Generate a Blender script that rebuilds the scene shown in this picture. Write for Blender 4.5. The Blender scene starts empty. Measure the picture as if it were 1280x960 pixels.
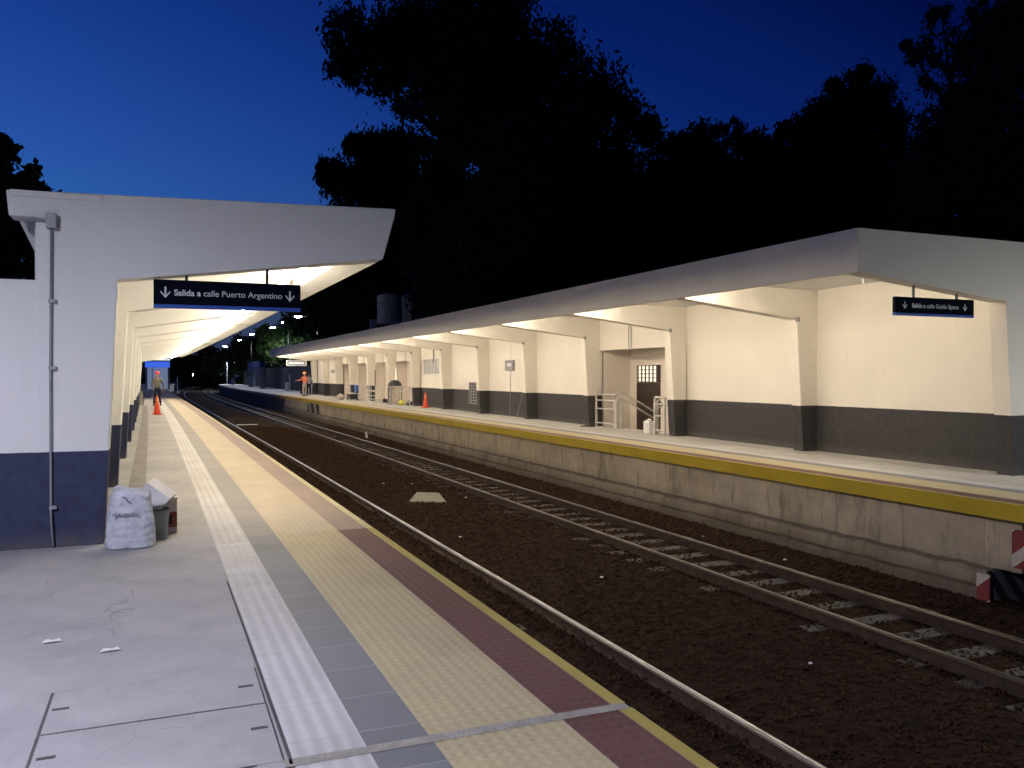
import bpy, bmesh, math, random
import numpy as np
from mathutils import Vector, Matrix
R = math.radians
sc = bpy.context.scene
col = sc.collection
random.seed(7)
rng = np.random.default_rng(11)

# ---------------------------------------------------------------- camera
FPX = 1050.0
YAW = math.atan(437 / FPX)
SA, CA = math.sin(YAW), math.cos(YAW)
EYE = 1.55
cd = bpy.data.cameras.new('camera')
cam = bpy.data.objects.new('camera', cd)
col.objects.link(cam)
cam.location = (0, 0, EYE)
cam.rotation_euler = (R(90) - math.atan(11 / FPX), 0, -YAW)
cd.sensor_width = 36
cd.lens = 36 * FPX / 1280
cd.clip_start = 0.05
cd.clip_end = 3000
sc.camera = cam

# ---------------------------------------------------------------- sky and light
world = bpy.data.worlds.new('World')
sc.world = world
world.use_nodes = True
wn = world.node_tree
wn.nodes.clear()
SKY_STRENGTH = 0.15
sky = wn.nodes.new('ShaderNodeTexSky')
sky.sky_type = 'NISHITA'
sky.sun_disc = False
sky.sun_elevation = R(-0.2)
sky.sun_rotation = R(-75)
sky.ozone_density = 6.0
sky.air_density = 1.0
sky.dust_density = 0.3
wm = wn.nodes.new('ShaderNodeMix'); wm.data_type = 'RGBA'; wm.blend_type = 'MULTIPLY'
wm.inputs[0].default_value = 1.0
wm.inputs[7].default_value = (0.45, 1.0, 1.0, 1)
bg = wn.nodes.new('ShaderNodeBackground')
bg.inputs['Strength'].default_value = SKY_STRENGTH
wo = wn.nodes.new('ShaderNodeOutputWorld')
wn.links.new(sky.outputs[0], wm.inputs[6])
# twilight glow: the sky is brighter low towards the sunset side and falls off upward and to the east
wtc = wn.nodes.new('ShaderNodeTexCoord')
wdot = wn.nodes.new('ShaderNodeVectorMath'); wdot.operation = 'DOT_PRODUCT'
gaz = YAW * -1 + R(20)
wdot.inputs[1].default_value = (-.30, .95, -.90)
wn.links.new(wtc.outputs['Generated'], wdot.inputs[0])
wcr = wn.nodes.new('ShaderNodeValToRGB')
e_ = wcr.color_ramp.elements
e_[0].position = 0.0; e_[0].color = (.03, .07, .15, 1)
e_[1].position = 1.0; e_[1].color = (2.6, 2.0, 1.6, 1)
for p_, c_ in ((.22, (.055, .10, .24)), (.35, (.25, .26, .48)), (.45, (.32, .36, .62)), (.64, (.95, .80, 1.02)), (.80, (2.2, 1.28, 1.32))):
    q_ = e_.new(p_); q_.color = (*c_, 1)
wmr = wn.nodes.new('ShaderNodeMapRange'); wmr.inputs[1].default_value = -.2; wmr.inputs[2].default_value = .95
wn.links.new(wdot.outputs['Value'], wmr.inputs[0])
wn.links.new(wmr.outputs[0], wcr.inputs[0])
wn.links.new(wcr.outputs[0], wm.inputs[7])
wsep = wn.nodes.new('ShaderNodeSeparateXYZ'); wn.links.new(wtc.outputs['Generated'], wsep.inputs[0])
wh = wn.nodes.new('ShaderNodeMapRange'); wh.interpolation_type = 'SMOOTHSTEP'; wn.links.new(wsep.outputs[2], wh.inputs[0])
for i_, v_ in enumerate((.02, .17, .85, 0)): wh.inputs[i_ + 1].default_value = v_
whm = wn.nodes.new('ShaderNodeMix'); whm.data_type = 'RGBA'
wn.links.new(wh.outputs[0], whm.inputs[0]); wn.links.new(wm.outputs[2], whm.inputs[6]); whm.inputs[7].default_value = (.016, .06, .19, 1)
wn.links.new(whm.outputs[2], bg.inputs['Color'])
wn.links.new(bg.outputs[0], wo.inputs['Surface'])
sc.view_settings.view_transform = 'Standard'
sc.view_settings.look = 'None'
sc.view_settings.gamma = 1.0
sc.view_settings.exposure = 2.0
TUBE_R, TUBE_L, LAMP_W = 20.0, 25.0, 270.0

# ---------------------------------------------------------------- helpers
def off(y):
    xs = [-40, 0, 5, 10, 25, 40, 60, 85, 110, 135, 160, 200, 260, 400]
    ys = [.1, .03, 0, -.05, -.22, -.45, -.88, -1.3, -1.6, -1.2, -.2, 2.6, 9, 34]
    s = 0
    for d in (-6, -3, 0, 3, 6):
        s += np.interp(y + d * min(1, max(.1, abs(y) / 40)), xs, ys)
    return float(s / 5)

def at(u, v, t):
    r = (u - 640) / FPX
    return Vector(((SA + CA * r) * t, (CA - SA * r) * t, EYE - (v - 469) * t / FPX))

class MB:
    def __init__(s):
        s.v = []; s.f = []; s.m = []; s.uv = []
    def add(s, vs, fs, m=0, uvs=None):
        b = len(s.v)
        s.v += [tuple(p) for p in vs]
        for i, f in enumerate(fs):
            s.f.append([b + k for k in f]); s.m.append(m)
            s.uv.append(uvs[i] if uvs else None)
        return s
    def box(s, x0, x1, y0, y1, z0, z1, m=0):
        vs = [(x, y, z) for z in (z0, z1) for y in (y0, y1) for x in (x0, x1)]
        return s.add(vs, [(0, 2, 3, 1), (4, 5, 7, 6), (0, 1, 5, 4), (2, 6, 7, 3), (0, 4, 6, 2), (1, 3, 7, 5)], m)
    def prism(s, poly, y0, y1, m=0):
        n = len(poly)
        vs = [(x, y0, z) for x, z in poly] + [(x, y1, z) for x, z in poly]
        fs = [tuple(range(n)), tuple(range(2 * n - 1, n - 1, -1))]
        fs += [(i, i + n, (i + 1) % n + n, (i + 1) % n) for i in range(n)]
        return s.add(vs, fs, m)
    def tube(s, pts, r, seg=8, m=0, cap=True):
        pts = [Vector(p) for p in pts]
        rr = r if isinstance(r, (list, tuple)) else [r] * len(pts)
        vs = []; fs = []
        for i, p in enumerate(pts):
            d = (pts[min(i + 1, len(pts) - 1)] - pts[max(i - 1, 0)]).normalized()
            a = d.cross(Vector((0, 0, 1)))
            if a.length < .05: a = d.cross(Vector((0, 1, 0)))
            a.normalize(); b = d.cross(a)
            for k in range(seg):
                t = 2 * math.pi * k / seg
                vs.append(p + (a * math.cos(t) + b * math.sin(t)) * rr[i])
        for i in range(len(pts) - 1):
            for k in range(seg):
                q = (k + 1) % seg
                fs.append((i * seg + k, i * seg + q, (i + 1) * seg + q, (i + 1) * seg + k))
        if cap:
            fs.append(tuple(range(seg - 1, -1, -1))); fs.append(tuple(range((len(pts) - 1) * seg, len(pts) * seg)))
        return s.add(vs, fs, m)
    def lathe(s, prof, c=(0, 0, 0), seg=20, m=0, ex=1.0):
        vs = []; fs = []
        for r, z in prof:
            for k in range(seg):
                t = 2 * math.pi * k / seg
                vs.append((c[0] + r * math.cos(t) * ex, c[1] + r * math.sin(t), c[2] + z))
        for i in range(len(prof) - 1):
            for k in range(seg):
                q = (k + 1) % seg
                fs.append((i * seg + k, i * seg + q, (i + 1) * seg + q, (i + 1) * seg + k))
        fs.append(tuple(range(seg - 1, -1, -1))); fs.append(tuple(range((len(prof) - 1) * seg, len(prof) * seg)))
        return s.add(vs, fs, m)
    def build(s, name, mats, parent=None, smooth=False, bevel=0, loc=None):
        me = bpy.data.meshes.new(name)
        me.from_pydata(s.v, [], s.f)
        if not isinstance(mats, (list, tuple)): mats = [mats]
        for m in mats: me.materials.append(m)
        me.polygons.foreach_set('material_index', s.m)
        if any(u for u in s.uv):
            ul = me.uv_layers.new(name='UVMap')
            for p, u in zip(me.polygons, s.uv):
                if u:
                    for li, c in zip(p.loop_indices, u): ul.data[li].uv = c
        if smooth: me.polygons.foreach_set('use_smooth', [True] * len(me.polygons))
        me.update()
        o = bpy.data.objects.new(name, me)
        col.objects.link(o)
        if parent: o.parent = parent
        if loc: o.location = loc
        if bevel:
            b = o.modifiers.new('bevel', 'BEVEL'); b.width = bevel; b.segments = 2; b.limit_method = 'ANGLE'
        return o

def tag(o, label=None, cat=None, group=None, kind=None):
    for k, v in (('label', label), ('category', cat), ('group', group), ('kind', kind)):
        if v: o[k] = v
    return o

def thing(name, label, cat, loc=(0, 0, 0), rz=0, group=None):
    o = bpy.data.objects.new(name, None)
    o.empty_display_size = .2
    col.objects.link(o)
    o.location = loc; o.rotation_euler = (0, 0, rz)
    return tag(o, label, cat, group)

def ys(y0, y1):
    out = [y0]; y = y0
    while y < y1 - .01:
        y = min(y1, y + (1.5 if y < 40 else 3)); out.append(y)
    return out

def sweep(mb, prof, y0, y1, closed=True, m=0, follow=True):
    """profile (x, z) swept along the track curve, UV = (perimeter, y)"""
    Y = ys(y0, y1); n = len(prof)
    vs = [(x + (off(y) if follow else 0), y, z) for y in Y for x, z in prof]
    per = [0]
    for i in range(n):
        a, b = prof[i], prof[(i + 1) % n]
        per.append(per[-1] + math.hypot(b[0] - a[0], b[1] - a[1]))
    fs = []; uv = []
    for j in range(len(Y) - 1):
        for i in range(n if closed else n - 1):
            q = (i + 1) % n
            fs.append((j * n + i, j * n + q, (j + 1) * n + q, (j + 1) * n + i))
            uv.append([(per[i], Y[j]), (per[i + 1], Y[j]), (per[i + 1], Y[j + 1]), (per[i], Y[j + 1])])
    if closed:
        fs.append(tuple(range(n - 1, -1, -1))); uv.append(None)
        fs.append(tuple(range((len(Y) - 1) * n, len(Y) * n))); uv.append(None)
    return mb.add(vs, fs, m, uv)

# ---------------------------------------------------------------- materials
def nodes(name):
    m = bpy.data.materials.new(name); m.use_nodes = True
    nt = m.node_tree
    return m, nt, nt.nodes['Principled BSDF'], nt.links

def mk(name, c1, c2=None, scale=3.0, rough=.8, bump=0.0, fine=60, metal=0.0, stretch=(1, 1, 1), detail=6, emit=None, spec=.4):
    m, nt, b, L = nodes(name)
    c2 = c2 or c1
    geo = nt.nodes.new('ShaderNodeNewGeometry')
    mp = nt.nodes.new('ShaderNodeMapping'); mp.inputs['Scale'].default_value = stretch
    L.new(geo.outputs['Position'], mp.inputs['Vector'])
    n1 = nt.nodes.new('ShaderNodeTexNoise'); n1.inputs['Scale'].default_value = scale; n1.inputs['Detail'].default_value = detail
    n1.inputs['Roughness'].default_value = .62
    L.new(mp.outputs[0], n1.inputs['Vector'])
    cr = nt.nodes.new('ShaderNodeValToRGB')
    cr.color_ramp.elements[0].position = .32; cr.color_ramp.elements[1].position = .68
    cr.color_ramp.elements[0].color = (*c1, 1); cr.color_ramp.elements[1].color = (*c2, 1)
    L.new(n1.outputs[0], cr.inputs[0]); L.new(cr.outputs[0], b.inputs['Base Color'])
    b.inputs['Roughness'].default_value = rough; b.inputs['Metallic'].default_value = metal
    b.inputs['Specular IOR Level'].default_value = spec
    if bump:
        n2 = nt.nodes.new('ShaderNodeTexNoise'); n2.inputs['Scale'].default_value = fine; n2.inputs['Detail'].default_value = 4
        L.new(geo.outputs['Position'], n2.inputs['Vector'])
        bp = nt.nodes.new('ShaderNodeBump'); bp.inputs['Strength'].default_value = bump; bp.inputs['Distance'].default_value = .02
        L.new(n2.outputs[0], bp.inputs['Height']); L.new(bp.outputs[0], b.inputs['Normal'])
    if emit:
        b.inputs['Emission Color'].default_value = (*emit[0], 1); b.inputs['Emission Strength'].default_value = emit[1]
    return m

def math_n(nt, op, a, b=None, c=None):
    n = nt.nodes.new('ShaderNodeMath'); n.operation = op
    for i, v in enumerate((a, b, c)):
        if v is None: continue
        if isinstance(v, (int, float)): n.inputs[i].default_value = v
        else: nt.links.new(v, n.inputs[i])
    return n.outputs[0]

def mixc(nt, fac, a, b):
    n = nt.nodes.new('ShaderNodeMix'); n.data_type = 'RGBA'
    for i, v in ((0, fac), (6, a), (7, b)):
        if isinstance(v, tuple): n.inputs[i].default_value = (*v, 1)
        elif isinstance(v, (int, float)): n.inputs[i].default_value = v
        else: nt.links.new(v, n.inputs[i])
    return n.outputs[2]

def noise(nt, vec, scale, detail=5, rough=.6):
    n = nt.nodes.new('ShaderNodeTexNoise'); n.inputs['Scale'].default_value = scale
    n.inputs['Detail'].default_value = detail; n.inputs['Roughness'].default_value = rough
    nt.links.new(vec, n.inputs['Vector']); return n.outputs[0]

def remap(nt, v, a, b, c=0, d=1):
    n = nt.nodes.new('ShaderNodeMapRange'); nt.links.new(v, n.inputs[0])
    for i, x in enumerate((a, b, c, d)): n.inputs[i + 1].default_value = x
    return n.outputs[0]

def two_tone(name, zc, top, low):
    """painted render: white above, dark dado below the line z = zc"""
    m, nt, b, L = nodes(name)
    geo = nt.nodes.new('ShaderNodeNewGeometry'); pos = geo.outputs['Position']
    sp = nt.nodes.new('ShaderNodeSeparateXYZ'); L.new(pos, sp.inputs[0])
    wob = math_n(nt, 'MULTIPLY', math_n(nt, 'SUBTRACT', noise(nt, pos, 6), .5), .012)
    isup = math_n(nt, 'GREATER_THAN', math_n(nt, 'ADD', sp.outputs[2], wob), zc)
    big = remap(nt, noise(nt, pos, .9, 6), .3, .7)
    upc = mixc(nt, big, tuple(x * .93 for x in top), top)
    loc_ = mixc(nt, remap(nt, noise(nt, pos, 9, 8, .75), .3, .7), tuple(x * .72 for x in low), tuple(x * 1.25 for x in low))
    mp = nt.nodes.new('ShaderNodeMapping'); mp.inputs['Scale'].default_value = (5, 5, .5); L.new(pos, mp.inputs[0])
    streak = remap(nt, noise(nt, mp.outputs[0], 2.2, 6), .60, .78, 0, .22)
    upc = mixc(nt, streak, upc, tuple(x * .72 for x in top))
    scuff = remap(nt, noise(nt, pos, 14, 3), .70, .76, 0, .5)
    loc_ = mixc(nt, scuff, loc_, tuple(min(1, x * 3) for x in low))
    gz = math_n(nt, 'ADD', sp.outputs[2], math_n(nt, 'MULTIPLY', noise(nt, pos, 5, 6, .7), -.22))
    loc_ = mixc(nt, remap(nt, gz, .06, -.10, 0, .35), loc_, (.17, .155, .135))
    hz = math_n(nt, 'ADD', math_n(nt, 'MULTIPLY', noise(nt, pos, 2.2, 7, .7), .5), 0)
    upc = mixc(nt, remap(nt, noise(nt, pos, 7, 7, .75), .58, .80, 0, .30), upc, tuple(x * .78 for x in top))
    L.new(mixc(nt, isup, loc_, upc), b.inputs['Base Color'])
    b.inputs['Roughness'].default_value = .72; b.inputs['Specular IOR Level'].default_value = .25
    h = math_n(nt, 'ADD', noise(nt, pos, 45, 4), math_n(nt, 'MULTIPLY', noise(nt, pos, 3.5, 3), 1.6))
    bp = nt.nodes.new('ShaderNodeBump'); bp.inputs['Strength'].default_value = .35; bp.inputs['Distance'].default_value = .012
    L.new(h, bp.inputs['Height']); L.new(bp.outputs[0], b.inputs['Normal'])
    return m

def tile(name, base, pat, size=.4, var=.12, dirt=(.16, .15, .14), joint=.5):
    """paving tiles laid along the platform, UV in metres; pat = 'rib', 'dome' or 'flat'"""
    m, nt, b, L = nodes(name)
    uv = nt.nodes.new('ShaderNodeUVMap'); uv.uv_map = 'UVMap'
    sp = nt.nodes.new('ShaderNodeSeparateXYZ'); L.new(uv.outputs[0], sp.inputs[0])
    u, v = sp.outputs[0], sp.outputs[1]
    geo = nt.nodes.new('ShaderNodeNewGeometry'); pos = geo.outputs['Position']
    cb = nt.nodes.new('ShaderNodeCombineXYZ')
    L.new(math_n(nt, 'FLOOR', math_n(nt, 'DIVIDE', u, .3)), cb.inputs[0]); L.new(math_n(nt, 'FLOOR', math_n(nt, 'DIVIDE', v, size)), cb.inputs[1])
    wn_ = nt.nodes.new('ShaderNodeTexWhiteNoise'); wn_.noise_dimensions = '3D'; L.new(cb.outputs[0], wn_.inputs[0])
    c = mixc(nt, wn_.outputs[0], tuple(x * (1 - var) for x in base), tuple(min(1, x * (1 + var)) for x in base))
    dn = remap(nt, noise(nt, pos, 1.6, 8, .72), .42, .75, 0, .5)
    c = mixc(nt, dn, c, dirt)
    gr = remap(nt, noise(nt, pos, 120, 2), .35, .7, 0, .25)
    c = mixc(nt, gr, c, tuple(x * .5 for x in base))
    fr = math_n(nt, 'ABSOLUTE', math_n(nt, 'SUBTRACT', math_n(nt, 'FRACT', math_n(nt, 'DIVIDE', v, size)), .5))
    jl = math_n(nt, 'MULTIPLY', math_n(nt, 'GREATER_THAN', fr, .5 - .004 / size), joint)
    c = mixc(nt, jl, c, (.5, .49, .46) if pat == 'flat' else dirt)
    if pat == 'rib':
        h = math_n(nt, 'SINE', math_n(nt, 'MULTIPLY', u, 2 * math.pi / .075))
    elif pat == 'dome':
        h = math_n(nt, 'MULTIPLY', math_n(nt, 'MULTIPLY_ADD', math_n(nt, 'SINE', math_n(nt, 'MULTIPLY', u, 2 * math.pi / .06)), .5, .5), math_n(nt, 'MULTIPLY_ADD', math_n(nt, 'SINE', math_n(nt, 'MULTIPLY', v, 2 * math.pi / .067)), .5, .5))
        h = math_n(nt, 'MULTIPLY_ADD', h, 2, -1)
    else:
        h = noise(nt, pos, 30)
    if pat != 'flat':
        c = mixc(nt, remap(nt, h, -.2, -.9, 0, .2), c, dirt)
    L.new(c, b.inputs['Base Color'])
    b.inputs['Roughness'].default_value = .62; b.inputs['Specular IOR Level'].default_value = .35
    bp = nt.nodes.new('ShaderNodeBump'); bp.inputs['Strength'].default_value = .5; bp.inputs['Distance'].default_value = .0035 if pat != 'flat' else .002
    L.new(h, bp.inputs['Height']); L.new(bp.outputs[0], b.inputs['Normal'])
    return m

def stripes(name, a, c, period, ang, axis='yz', duty=.5):
    m, nt, b, L = nodes(name)
    geo = nt.nodes.new('ShaderNodeNewGeometry'); sp = nt.nodes.new('ShaderNodeSeparateXYZ'); L.new(geo.outputs['Position'], sp.inputs[0])
    h = sp.outputs[1] if axis == 'yz' else sp.outputs[0]
    s = math_n(nt, 'ADD', math_n(nt, 'MULTIPLY', h, math.cos(ang)), math_n(nt, 'MULTIPLY', sp.outputs[2], math.sin(ang)))
    f = math_n(nt, 'GREATER_THAN', math_n(nt, 'FRACT', math_n(nt, 'DIVIDE', s, period)), duty)
    d = remap(nt, noise(nt, geo.outputs['Position'], 18, 6), .5, .8, 0, .6)
    L.new(mixc(nt, d, mixc(nt, f, a, c), (.08, .07, .06)), b.inputs['Base Color'])
    b.inputs['Roughness'].default_value = .7
    return m

M = {}
M['paint_l'] = two_tone('painted_wall_a', .86, (.76, .76, .74), (.038, .044, .090))
M['paint_r'] = two_tone('painted_wall_b', .93, (.78, .725, .635), (.054, .050, .050))
M['plain'] = mk('white_render', (.70, .69, .66), (.77, .76, .73), 1.2, .75, .3, 45)
M['fascia'] = mk('fascia_render', (.54, .53, .50), (.66, .65, .62), 1.5, .78, .4, 45, stretch=(1, .6, 1))
M['recess'] = mk('pinkish_render', (.72, .64, .56), (.77, .69, .61), 1.2, .8, .3, 45)
M['concrete'] = mk('platform_concrete', (.34, .335, .33), (.47, .46, .45), .8, .75, .25, 90, detail=10)
M['concrete_r'] = mk('platform_concrete_far', (.42, .40, .37), (.52, .50, .46), .8, .75, .2, 90, detail=10)
M['joint'] = mk('joint_mortar', (.26, .24, .21), (.40, .37, .32), 9, .9, .4, 60)
M['gap'] = mk('dark_gap', (.05, .05, .05), (.12, .115, .11), 14, .9)
M['edge'] = mk('yellow_edge_paint', (.36, .29, .07), (.48, .39, .11), 2.2, .6, .2, 60, detail=8)
M['guide'] = tile('guide_tiles', (.58, .57, .56), 'rib', .4, .06, (.33, .32, .31))
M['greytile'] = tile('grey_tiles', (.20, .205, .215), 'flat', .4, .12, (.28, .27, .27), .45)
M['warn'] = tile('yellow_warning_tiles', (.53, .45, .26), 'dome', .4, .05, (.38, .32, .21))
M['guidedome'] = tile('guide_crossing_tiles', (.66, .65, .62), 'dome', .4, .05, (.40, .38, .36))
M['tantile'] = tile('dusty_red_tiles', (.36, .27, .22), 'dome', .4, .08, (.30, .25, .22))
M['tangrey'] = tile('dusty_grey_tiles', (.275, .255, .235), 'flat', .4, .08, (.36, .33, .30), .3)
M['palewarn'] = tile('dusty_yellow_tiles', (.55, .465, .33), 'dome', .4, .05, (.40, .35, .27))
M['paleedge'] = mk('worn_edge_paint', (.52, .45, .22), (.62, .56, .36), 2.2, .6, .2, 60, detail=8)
M['redtile'] = tile('red_tiles', (.150, .062, .056), 'dome', .4, .10, (.12, .08, .07))
M['rust'] = mk('rusty_rail_side', (.035, .022, .016), (.075, .045, .030), 8, .85, .3, 60)
M['steel'] = mk('polished_rail_head', (.75, .74, .72), (.62, .60, .58), 6, .33, .05, 90, metal=1.0)
M['sleeper'] = mk('weathered_sleeper', (.062, .054, .044), (.135, .12, .10), 5, .9, .5, 40, stretch=(.4, 3, 1))
M['ballast'] = mk('ballast_bed', (.014, .008, .005), (.045, .025, .015), 9, .95, 1.0, 28, detail=10, spec=.08)
M['stone'] = mk('ballast_stones', (.020, .011, .006), (.078, .040, .023), 6, .9, .3, 60, detail=8, spec=.08)
M['ground'] = mk('ground_soil', (.020, .018, .012), (.045, .04, .03), .4, .95, .5, 10)
M['white_p'] = mk('white_paint', (.66, .66, .64), (.74, .74, .72), 8, .5)
M['galv'] = mk('galvanised_steel', (.42, .43, .44), (.55, .56, .57), 12, .45, metal=.6)
M['railing'] = mk('primer_grey_steel', (.55, .52, .47), (.66, .63, .58), 10, .5, metal=.2)
M['dark'] = mk('black_steel', (.02, .02, .022), (.03, .03, .032), 10, .5)
M['sign'] = mk('navy_sign_face', (.0022, .0032, .010), (.0035, .0048, .013), 5, .7, spec=.05)
M['signblue'] = mk('blue_sign_band', (.03, .09, .42), (.035, .10, .45), 5, .45)
M['letter'] = mk('sign_lettering', (.62, .64, .68), (.66, .68, .72), 5, .5)
M['tube'] = mk('tube_light', (.9, .9, .9), emit=((1.0, .885, .735), TUBE_R))
M['tube_l'] = mk('tube_light_near', (.9, .9, .9), emit=((1.0, .87, .67), TUBE_L))
M['lens'] = mk('lamp_lens', (.9, .9, .9), emit=((.80, .90, 1.0), 60))
M['cone'] = mk('orange_cone', (.75, .085, .03), (.82, .11, .04), 10, .45)
M['bag'] = mk('woven_sack', (.40, .42, .47), (.62, .64, .69), 14, .42, .7, 22)
M['print'] = mk('sack_print', (.10, .11, .16), (.2, .21, .26), 30, .6)
M['card'] = mk('white_cardboard', (.62, .61, .62), (.70, .69, .70), 6, .7)
M['cardin'] = mk('grey_cardboard', (.28, .25, .23), (.33, .30, .27), 6, .8)
M['bucket'] = mk('grey_bucket', (.22, .22, .22), (.30, .30, .30), 14, .5, .2, 30)
M['white_b'] = mk('dirty_white_bucket', (.52, .46, .40), (.60, .55, .50), 14, .5)
M['redlabel'] = mk('red_label', (.25, .05, .035), (.32, .07, .05), 14, .5)
M['blackhole'] = mk('dark_brown_label', (.035, .02, .016), (.05, .03, .022), 14, .7)
M['skin'] = mk('skin', (.42, .25, .17), (.46, .28, .19), 14, .6)
M['khaki'] = mk('grey_khaki_cloth', (.16, .145, .105), (.21, .19, .145), 20, .9)
M['reflect'] = mk('pale_shoulder_band', (.55, .55, .50), (.6, .6, .55), 20, .6)
M['darkcloth'] = mk('dark_cloth', (.018, .02, .032), (.03, .032, .045), 20, .9)
M['orangecloth'] = mk('orange_overall', (.72, .20, .11), (.78, .25, .15), 20, .9)
M['palecloth'] = mk('pale_trousers', (.44, .36, .30), (.50, .42, .36), 20, .9)
M['greycloth'] = mk('grey_shirt', (.26, .27, .32), (.32, .33, .38), 20, .9)
M['redhat'] = mk('red_helmet', (.70, .06, .06), (.74, .07, .07), 10, .35)
M['orhat'] = mk('orange_helmet', (.85, .36, .10), (.9, .4, .12), 10, .3)
M['bluepan'] = mk('blue_bench_panel', (.03, .16, .52), (.035, .18, .56), 10, .4)
M['brown'] = mk('dark_brown_door', (.035, .022, .016), (.05, .03, .022), 4, .5, stretch=(1, 1, .3))
M['ventm'] = mk('vent_metal', (.22, .21, .20), (.30, .29, .27), 10, .5)
M['fence'] = mk('dark_mesh_fence', (.022, .026, .045), (.035, .04, .065), 4, .6)
M['tank'] = mk('fibre_cement_tank', (.30, .30, .29), (.42, .42, .41), 3, .7, stretch=(4, 4, .4))
M['leaf'] = mk('dark_leaves', (.020, .030, .012), (.045, .065, .022), 1.5, .75, spec=.2)
M['leaf2'] = mk('street_leaves', (.02, .05, .01), (.055, .11, .02), 1.5, .7)
M['bark'] = mk('bark', (.05, .04, .032), (.10, .085, .07), 4, .95, .8, 20, stretch=(3, 3, .5))
M['warmglow'] = mk('doorway_glow', (.8, .8, .75), emit=((1.0, .88, .68), .26))  # brightness of the open-bay doorways, put into the panels as glow
M['blueglow'] = mk('lit_blue_panel', (.05, .1, .5), emit=((.06, .17, .9), .20))
M['paleglow'] = mk('lit_pale_panel', (.4, .5, .6), emit=((.38, .48, .7), .07))
M['frame2'] = mk('far_blue_frame', (.16, .20, .30), (.2, .25, .36), 4, .6)
M['traindark'] = mk('train_body', (.02, .022, .03), (.03, .033, .045), 3, .4)
M['redwhite'] = stripes('red_white_hazard', (.26, .035, .04), (.62, .58, .52), .34, R(50), 'yz', .62)
M['bw'] = stripes('black_white_hazard', (.015, .015, .018), (.16, .16, .17), .22, R(40), 'xz')
M['yb'] = stripes('black_stripe_paint', (.02, .016, .012), (.40, .37, .31), 1.35, R(-42), 'yz', .5)

def concrete(name, c1, c2):
    m, nt, b, L = nodes(name)
    pos = nt.nodes.new('ShaderNodeNewGeometry').outputs['Position']
    c = mixc(nt, remap(nt, noise(nt, pos, .55, 8, .65), .35, .65), c1, c2)
    c = mixc(nt, remap(nt, noise(nt, pos, 2.3, 9, .75), .50, .72, 0, .38), c, tuple(x * .62 for x in c1))
    c = mixc(nt, remap(nt, noise(nt, pos, 5.5, 6, .7), .60, .74, 0, .35), c, tuple(min(1, x * 1.25) for x in c2))
    mp = nt.nodes.new('ShaderNodeMapping'); mp.inputs['Scale'].default_value = (1.0, 7, 1); mp.inputs['Rotation'].default_value = (0, 0, .5); L.new(pos, mp.inputs[0])
    c = mixc(nt, remap(nt, noise(nt, mp.outputs[0], 1.8, 7, .7), .58, .74, 0, .22), c, tuple(x * .6 for x in c1))
    c = mixc(nt, remap(nt, noise(nt, pos, 26, 3, .6), .70, .75, 0, .45), c, (.10, .095, .09))
    c = mixc(nt, remap(nt, noise(nt, pos, 150, 2), .35, .7, 0, .22), c, tuple(x * .5 for x in c1))
    vo = nt.nodes.new('ShaderNodeTexVoronoi'); vo.feature = 'DISTANCE_TO_EDGE'; vo.inputs['Scale'].default_value = .42
    wv = nt.nodes.new('ShaderNodeVectorMath'); wv.operation = 'ADD'; L.new(pos, wv.inputs[0])
    nn = nt.nodes.new('ShaderNodeTexNoise'); nn.inputs['Scale'].default_value = 2.2; nn.inputs['Detail'].default_value = 6; L.new(pos, nn.inputs['Vector'])
    sc_ = nt.nodes.new('ShaderNodeVectorMath'); sc_.operation = 'SCALE'; sc_.inputs['Scale'].default_value = .8; L.new(nn.outputs['Color'], sc_.inputs[0]); L.new(sc_.outputs[0], wv.inputs[1])
    L.new(wv.outputs[0], vo.inputs['Vector'])
    ck = math_n(nt, 'MULTIPLY', remap(nt, vo.outputs[0], .0045, .001, 0, .55), remap(nt, noise(nt, pos, .6, 3), .48, .58))
    c = mixc(nt, ck, c, (.09, .085, .08))
    L.new(c, b.inputs['Base Color']); b.inputs['Specular IOR Level'].default_value = .35
    L.new(remap(nt, noise(nt, pos, 3, 6), .3, .7, .55, .85), b.inputs['Roughness'])
    bp = nt.nodes.new('ShaderNodeBump'); bp.inputs['Strength'].default_value = .35; bp.inputs['Distance'].default_value = .006
    L.new(math_n(nt, 'ADD', noise(nt, pos, 70, 5), noise(nt, pos, 4, 4)), bp.inputs['Height']); L.new(bp.outputs[0], b.inputs['Normal'])
    return m
M['concrete'] = concrete('platform_concrete', (.33, .325, .33), (.45, .44, .44))
M['concrete_r'] = concrete('platform_concrete_far', (.42, .40, .37), (.52, .50, .46))

# side wall of the far platform: stained panelled concrete
m, nt, b, L = nodes('stained_platform_wall'); M['pwall'] = m
geo = nt.nodes.new('ShaderNodeNewGeometry'); pos = geo.outputs['Position']
mp = nt.nodes.new('ShaderNodeMapping'); mp.inputs['Scale'].default_value = (1, 1.6, .35); L.new(pos, mp.inputs[0])
sp = nt.nodes.new('ShaderNodeSeparateXYZ'); L.new(pos, sp.inputs[0])
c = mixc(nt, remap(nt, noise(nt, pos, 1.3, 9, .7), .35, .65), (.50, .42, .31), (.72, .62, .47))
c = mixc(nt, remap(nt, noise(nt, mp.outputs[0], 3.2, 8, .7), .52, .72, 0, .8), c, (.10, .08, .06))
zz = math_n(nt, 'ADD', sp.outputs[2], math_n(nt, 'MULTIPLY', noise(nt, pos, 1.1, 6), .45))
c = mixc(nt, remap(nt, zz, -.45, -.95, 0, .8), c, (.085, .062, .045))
wn2 = nt.nodes.new('ShaderNodeTexWhiteNoise'); wn2.noise_dimensions = '1D'
L.new(math_n(nt, 'FLOOR', math_n(nt, 'DIVIDE', sp.outputs[1], 1.25)), wn2.inputs['W'])
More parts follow.
